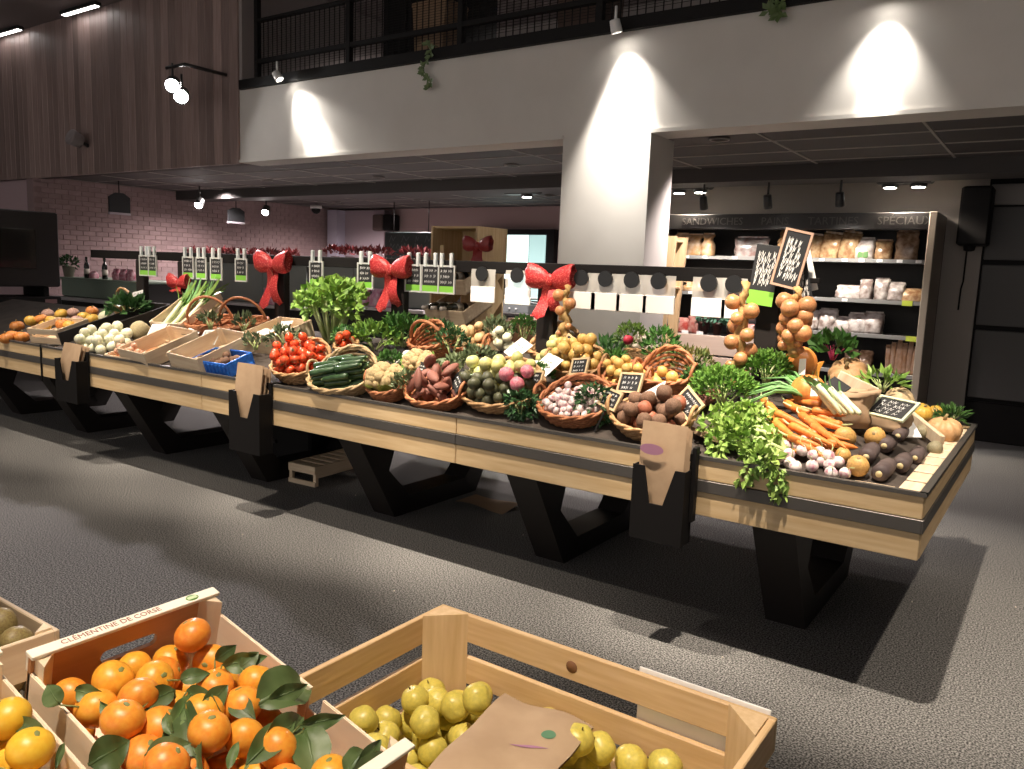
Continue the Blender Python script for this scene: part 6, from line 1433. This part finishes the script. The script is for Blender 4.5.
wp = thing('white_card', 'white card hanging outside the apple crate gap', 'card', T(-.51, AY1+.003, FT2+.15)); MB().bbox(-.135, .135, 0, .004, 0, .157, .001).build('card', m_whitep, wp)
m_apple = M('quince_yellow', (.72, .59, .11), .38, (.60, .50, .10), 5, .03, vary=.12); m_adark = M('apple_stem', (.06, .035, .02), .7)
def apple_mesh(s):
    q = random.Random(s); ph = q.uniform(0, 6); g = MB()
    g.ball(1, 22, 14, None, 0, lambda a, th: (1+.03*math.sin(5*a+ph)*math.cos(th)+.03*math.sin(2*a+ph))*(1-.16*math.exp(-((th-1.57)/.3)**2)-.12*math.exp(-((th+1.57)/.3)**2)), 1, 1, .95)
    g.tube([(0, 0, .74), (.03, .02, 1.02)], .045, 6, mi=1); g.lathe([(.10, -.84), (.14, -.80), (.05, -.78)], 8, mi=1); return g.mesh('apple', [m_apple, m_adark])
AM = [apple_mesh(i) for i in range(3)]
ACM = T((AX0+AX1)/2, (AY0+AY1)/2, FT2)
AP = pack(150, .033, hx-.018, hy-.018, .012, 95, 'b', rv=.08)
q = random.Random(2)
for (x, y, z, r_) in AP: tag(obj('yellow_apple', q.choice(AM), None, ACM @ T(x, y, z) @ rot_rand(q) @ S(r_)), 'small yellow apple in the slatted pine crate', 'apple', 'yellow apples in the pine crate')
AP2 = [(425, 722), (402, 711), (455, 707), (477, 699), (385, 737), (437, 702), (363, 722), (415, 700), (440, 722), (400, 755), (600, 748), (578, 740), (590, 762), (625, 765), (575, 765), (665, 766), (350, 722), (375, 750), (565, 750)]
tops = [[(x, y, z), r_] for x, y, z, r_ in AP]; topap = []
for i, (px, py) in enumerate(AP2):
    zz = FT2+.16; p = onz(px, py, zz)
    for it in range(6):
        l = ACM.inverted() @ p; zmin = .04
        for (X, Y, Z), R in tops:
            d2 = (l.x-X)**2+(l.y-Y)**2; s2 = (.032+R)*.96
            if d2 < s2*s2: zmin = max(zmin, Z+math.sqrt(s2*s2-d2))
        zz = FT2+zmin; p = onz(px, py, zz)
    l = ACM.inverted() @ p; l.x = min(max(l.x, -hx+.06), hx-.06); l.y = min(max(l.y, -hy+.055), hy-.055)
    if zz > FT2+.27 or any((l-Vector(c_)).length < .80*(.032+R_) for c_, R_ in tops): continue
    tops.append([(l.x, l.y, l.z), .032]); topap.append(obj('yellow_apple', AM[i % 3], None, ACM @ Matrix.Translation(l) @ rot_rand(q) @ S(.032))); tag(topap[-1], 'x', 'apple', 'yellow apples in the pine crate')
autolabel(topap, 'uppermost yellow apple', 'of the pine crate', 5)
# kraft bag lying open on the apples
def corner(px, py, z): return onz(px, py, z)
c00, c10, c11, c01 = corner(425, 772, FT2+.24), corner(545, 790, FT2+.225), corner(594, 726, FT2+.23), corner(505, 694, FT2+.24)
def bag_top(u, v):
    a = c00.lerp(c01, v); b = c10.lerp(c11, v); p = a.lerp(b, u); p = p+Vector((0, 0, .014*math.sin(math.pi*u)*math.sin(math.pi*v)+.006*math.sin(u*7+v*3)+.004*math.sin(v*9))); return tuple(p)
r = thing('paper_bag', 'open kraft paper bag lying on the yellow apples', 'paper bag', T(0, 0, 0)); g = MB(); g.sheet(bag_top, 14, 14); g.build('upper_sheet', m_kraft, r)
g = MB(); g.sheet(lambda u, v: tuple(Vector(bag_top(u, v))-Vector((0, 0, .004+.032*math.sin(math.pi*min(1, max(0, u)))*(1-v)))), 14, 14); g.build('lower_sheet', M('kraft_inside', (.34, .20, .10), .8), r)
def on_bag(u, v): return Vector(bag_top(u, v))+Vector((0, 0, .0012))
g = MB(); cs = [(.72+.07*math.cos(t), .62+.05*math.sin(t)) for t in [2*math.pi*i/16 for i in range(16)]]; g.add([on_bag(a, b) for a, b in cs], [tuple(range(16))]); g.build('green_mark', M('mark_green', (.10, .22, .12), .7), r)
g = MB()
for i in range(12):
    u0, u1 = .45+.03*i, .45+.03*(i+1); w0 = .018*math.sin(math.pi*i/12); w1 = .018*math.sin(math.pi*(i+1)/12)
    f_ = lambda u: .42+.10*(u-.45)
    g.add([on_bag(u0, f_(u0)-w0), on_bag(u1, f_(u1)-w1), on_bag(u1, f_(u1)+w1), on_bag(u0, f_(u0)+w0)], [(0, 1, 2, 3)])
g.build('mauve_swoosh', M('mauve_print', (.36, .17, .26), .7), r)
# crate with brown pears behind, at the left edge
PM = T(-1.62, .66, FT+.05) @ RZ(-8); PM = Matrix.Translation(Vector((-1.53, .555, FT))) @ RZ(0)
r = tray(T(-1.72, .555, FT), .44, .30, .20, 'pale crate of greenish brown pears at the left edge', 'pear_crate', 2, th=.010)
fill('brown_pear', 'greenish brown pear in the crate at the left edge', 'pear', 'brown pears in the left crate', BLOBS(M('pear_brown', (.30, .24, .09), .5, (.22, .15, .06), 8, .05, vary=.2), .05, 1, 1, 1.25), T(-1.72, .555, FT), pack(66, .034, .205, .135, .010, 97, 'b'), 97)
a = onz(0, 585, .95); b = onz(62, 622, .95)
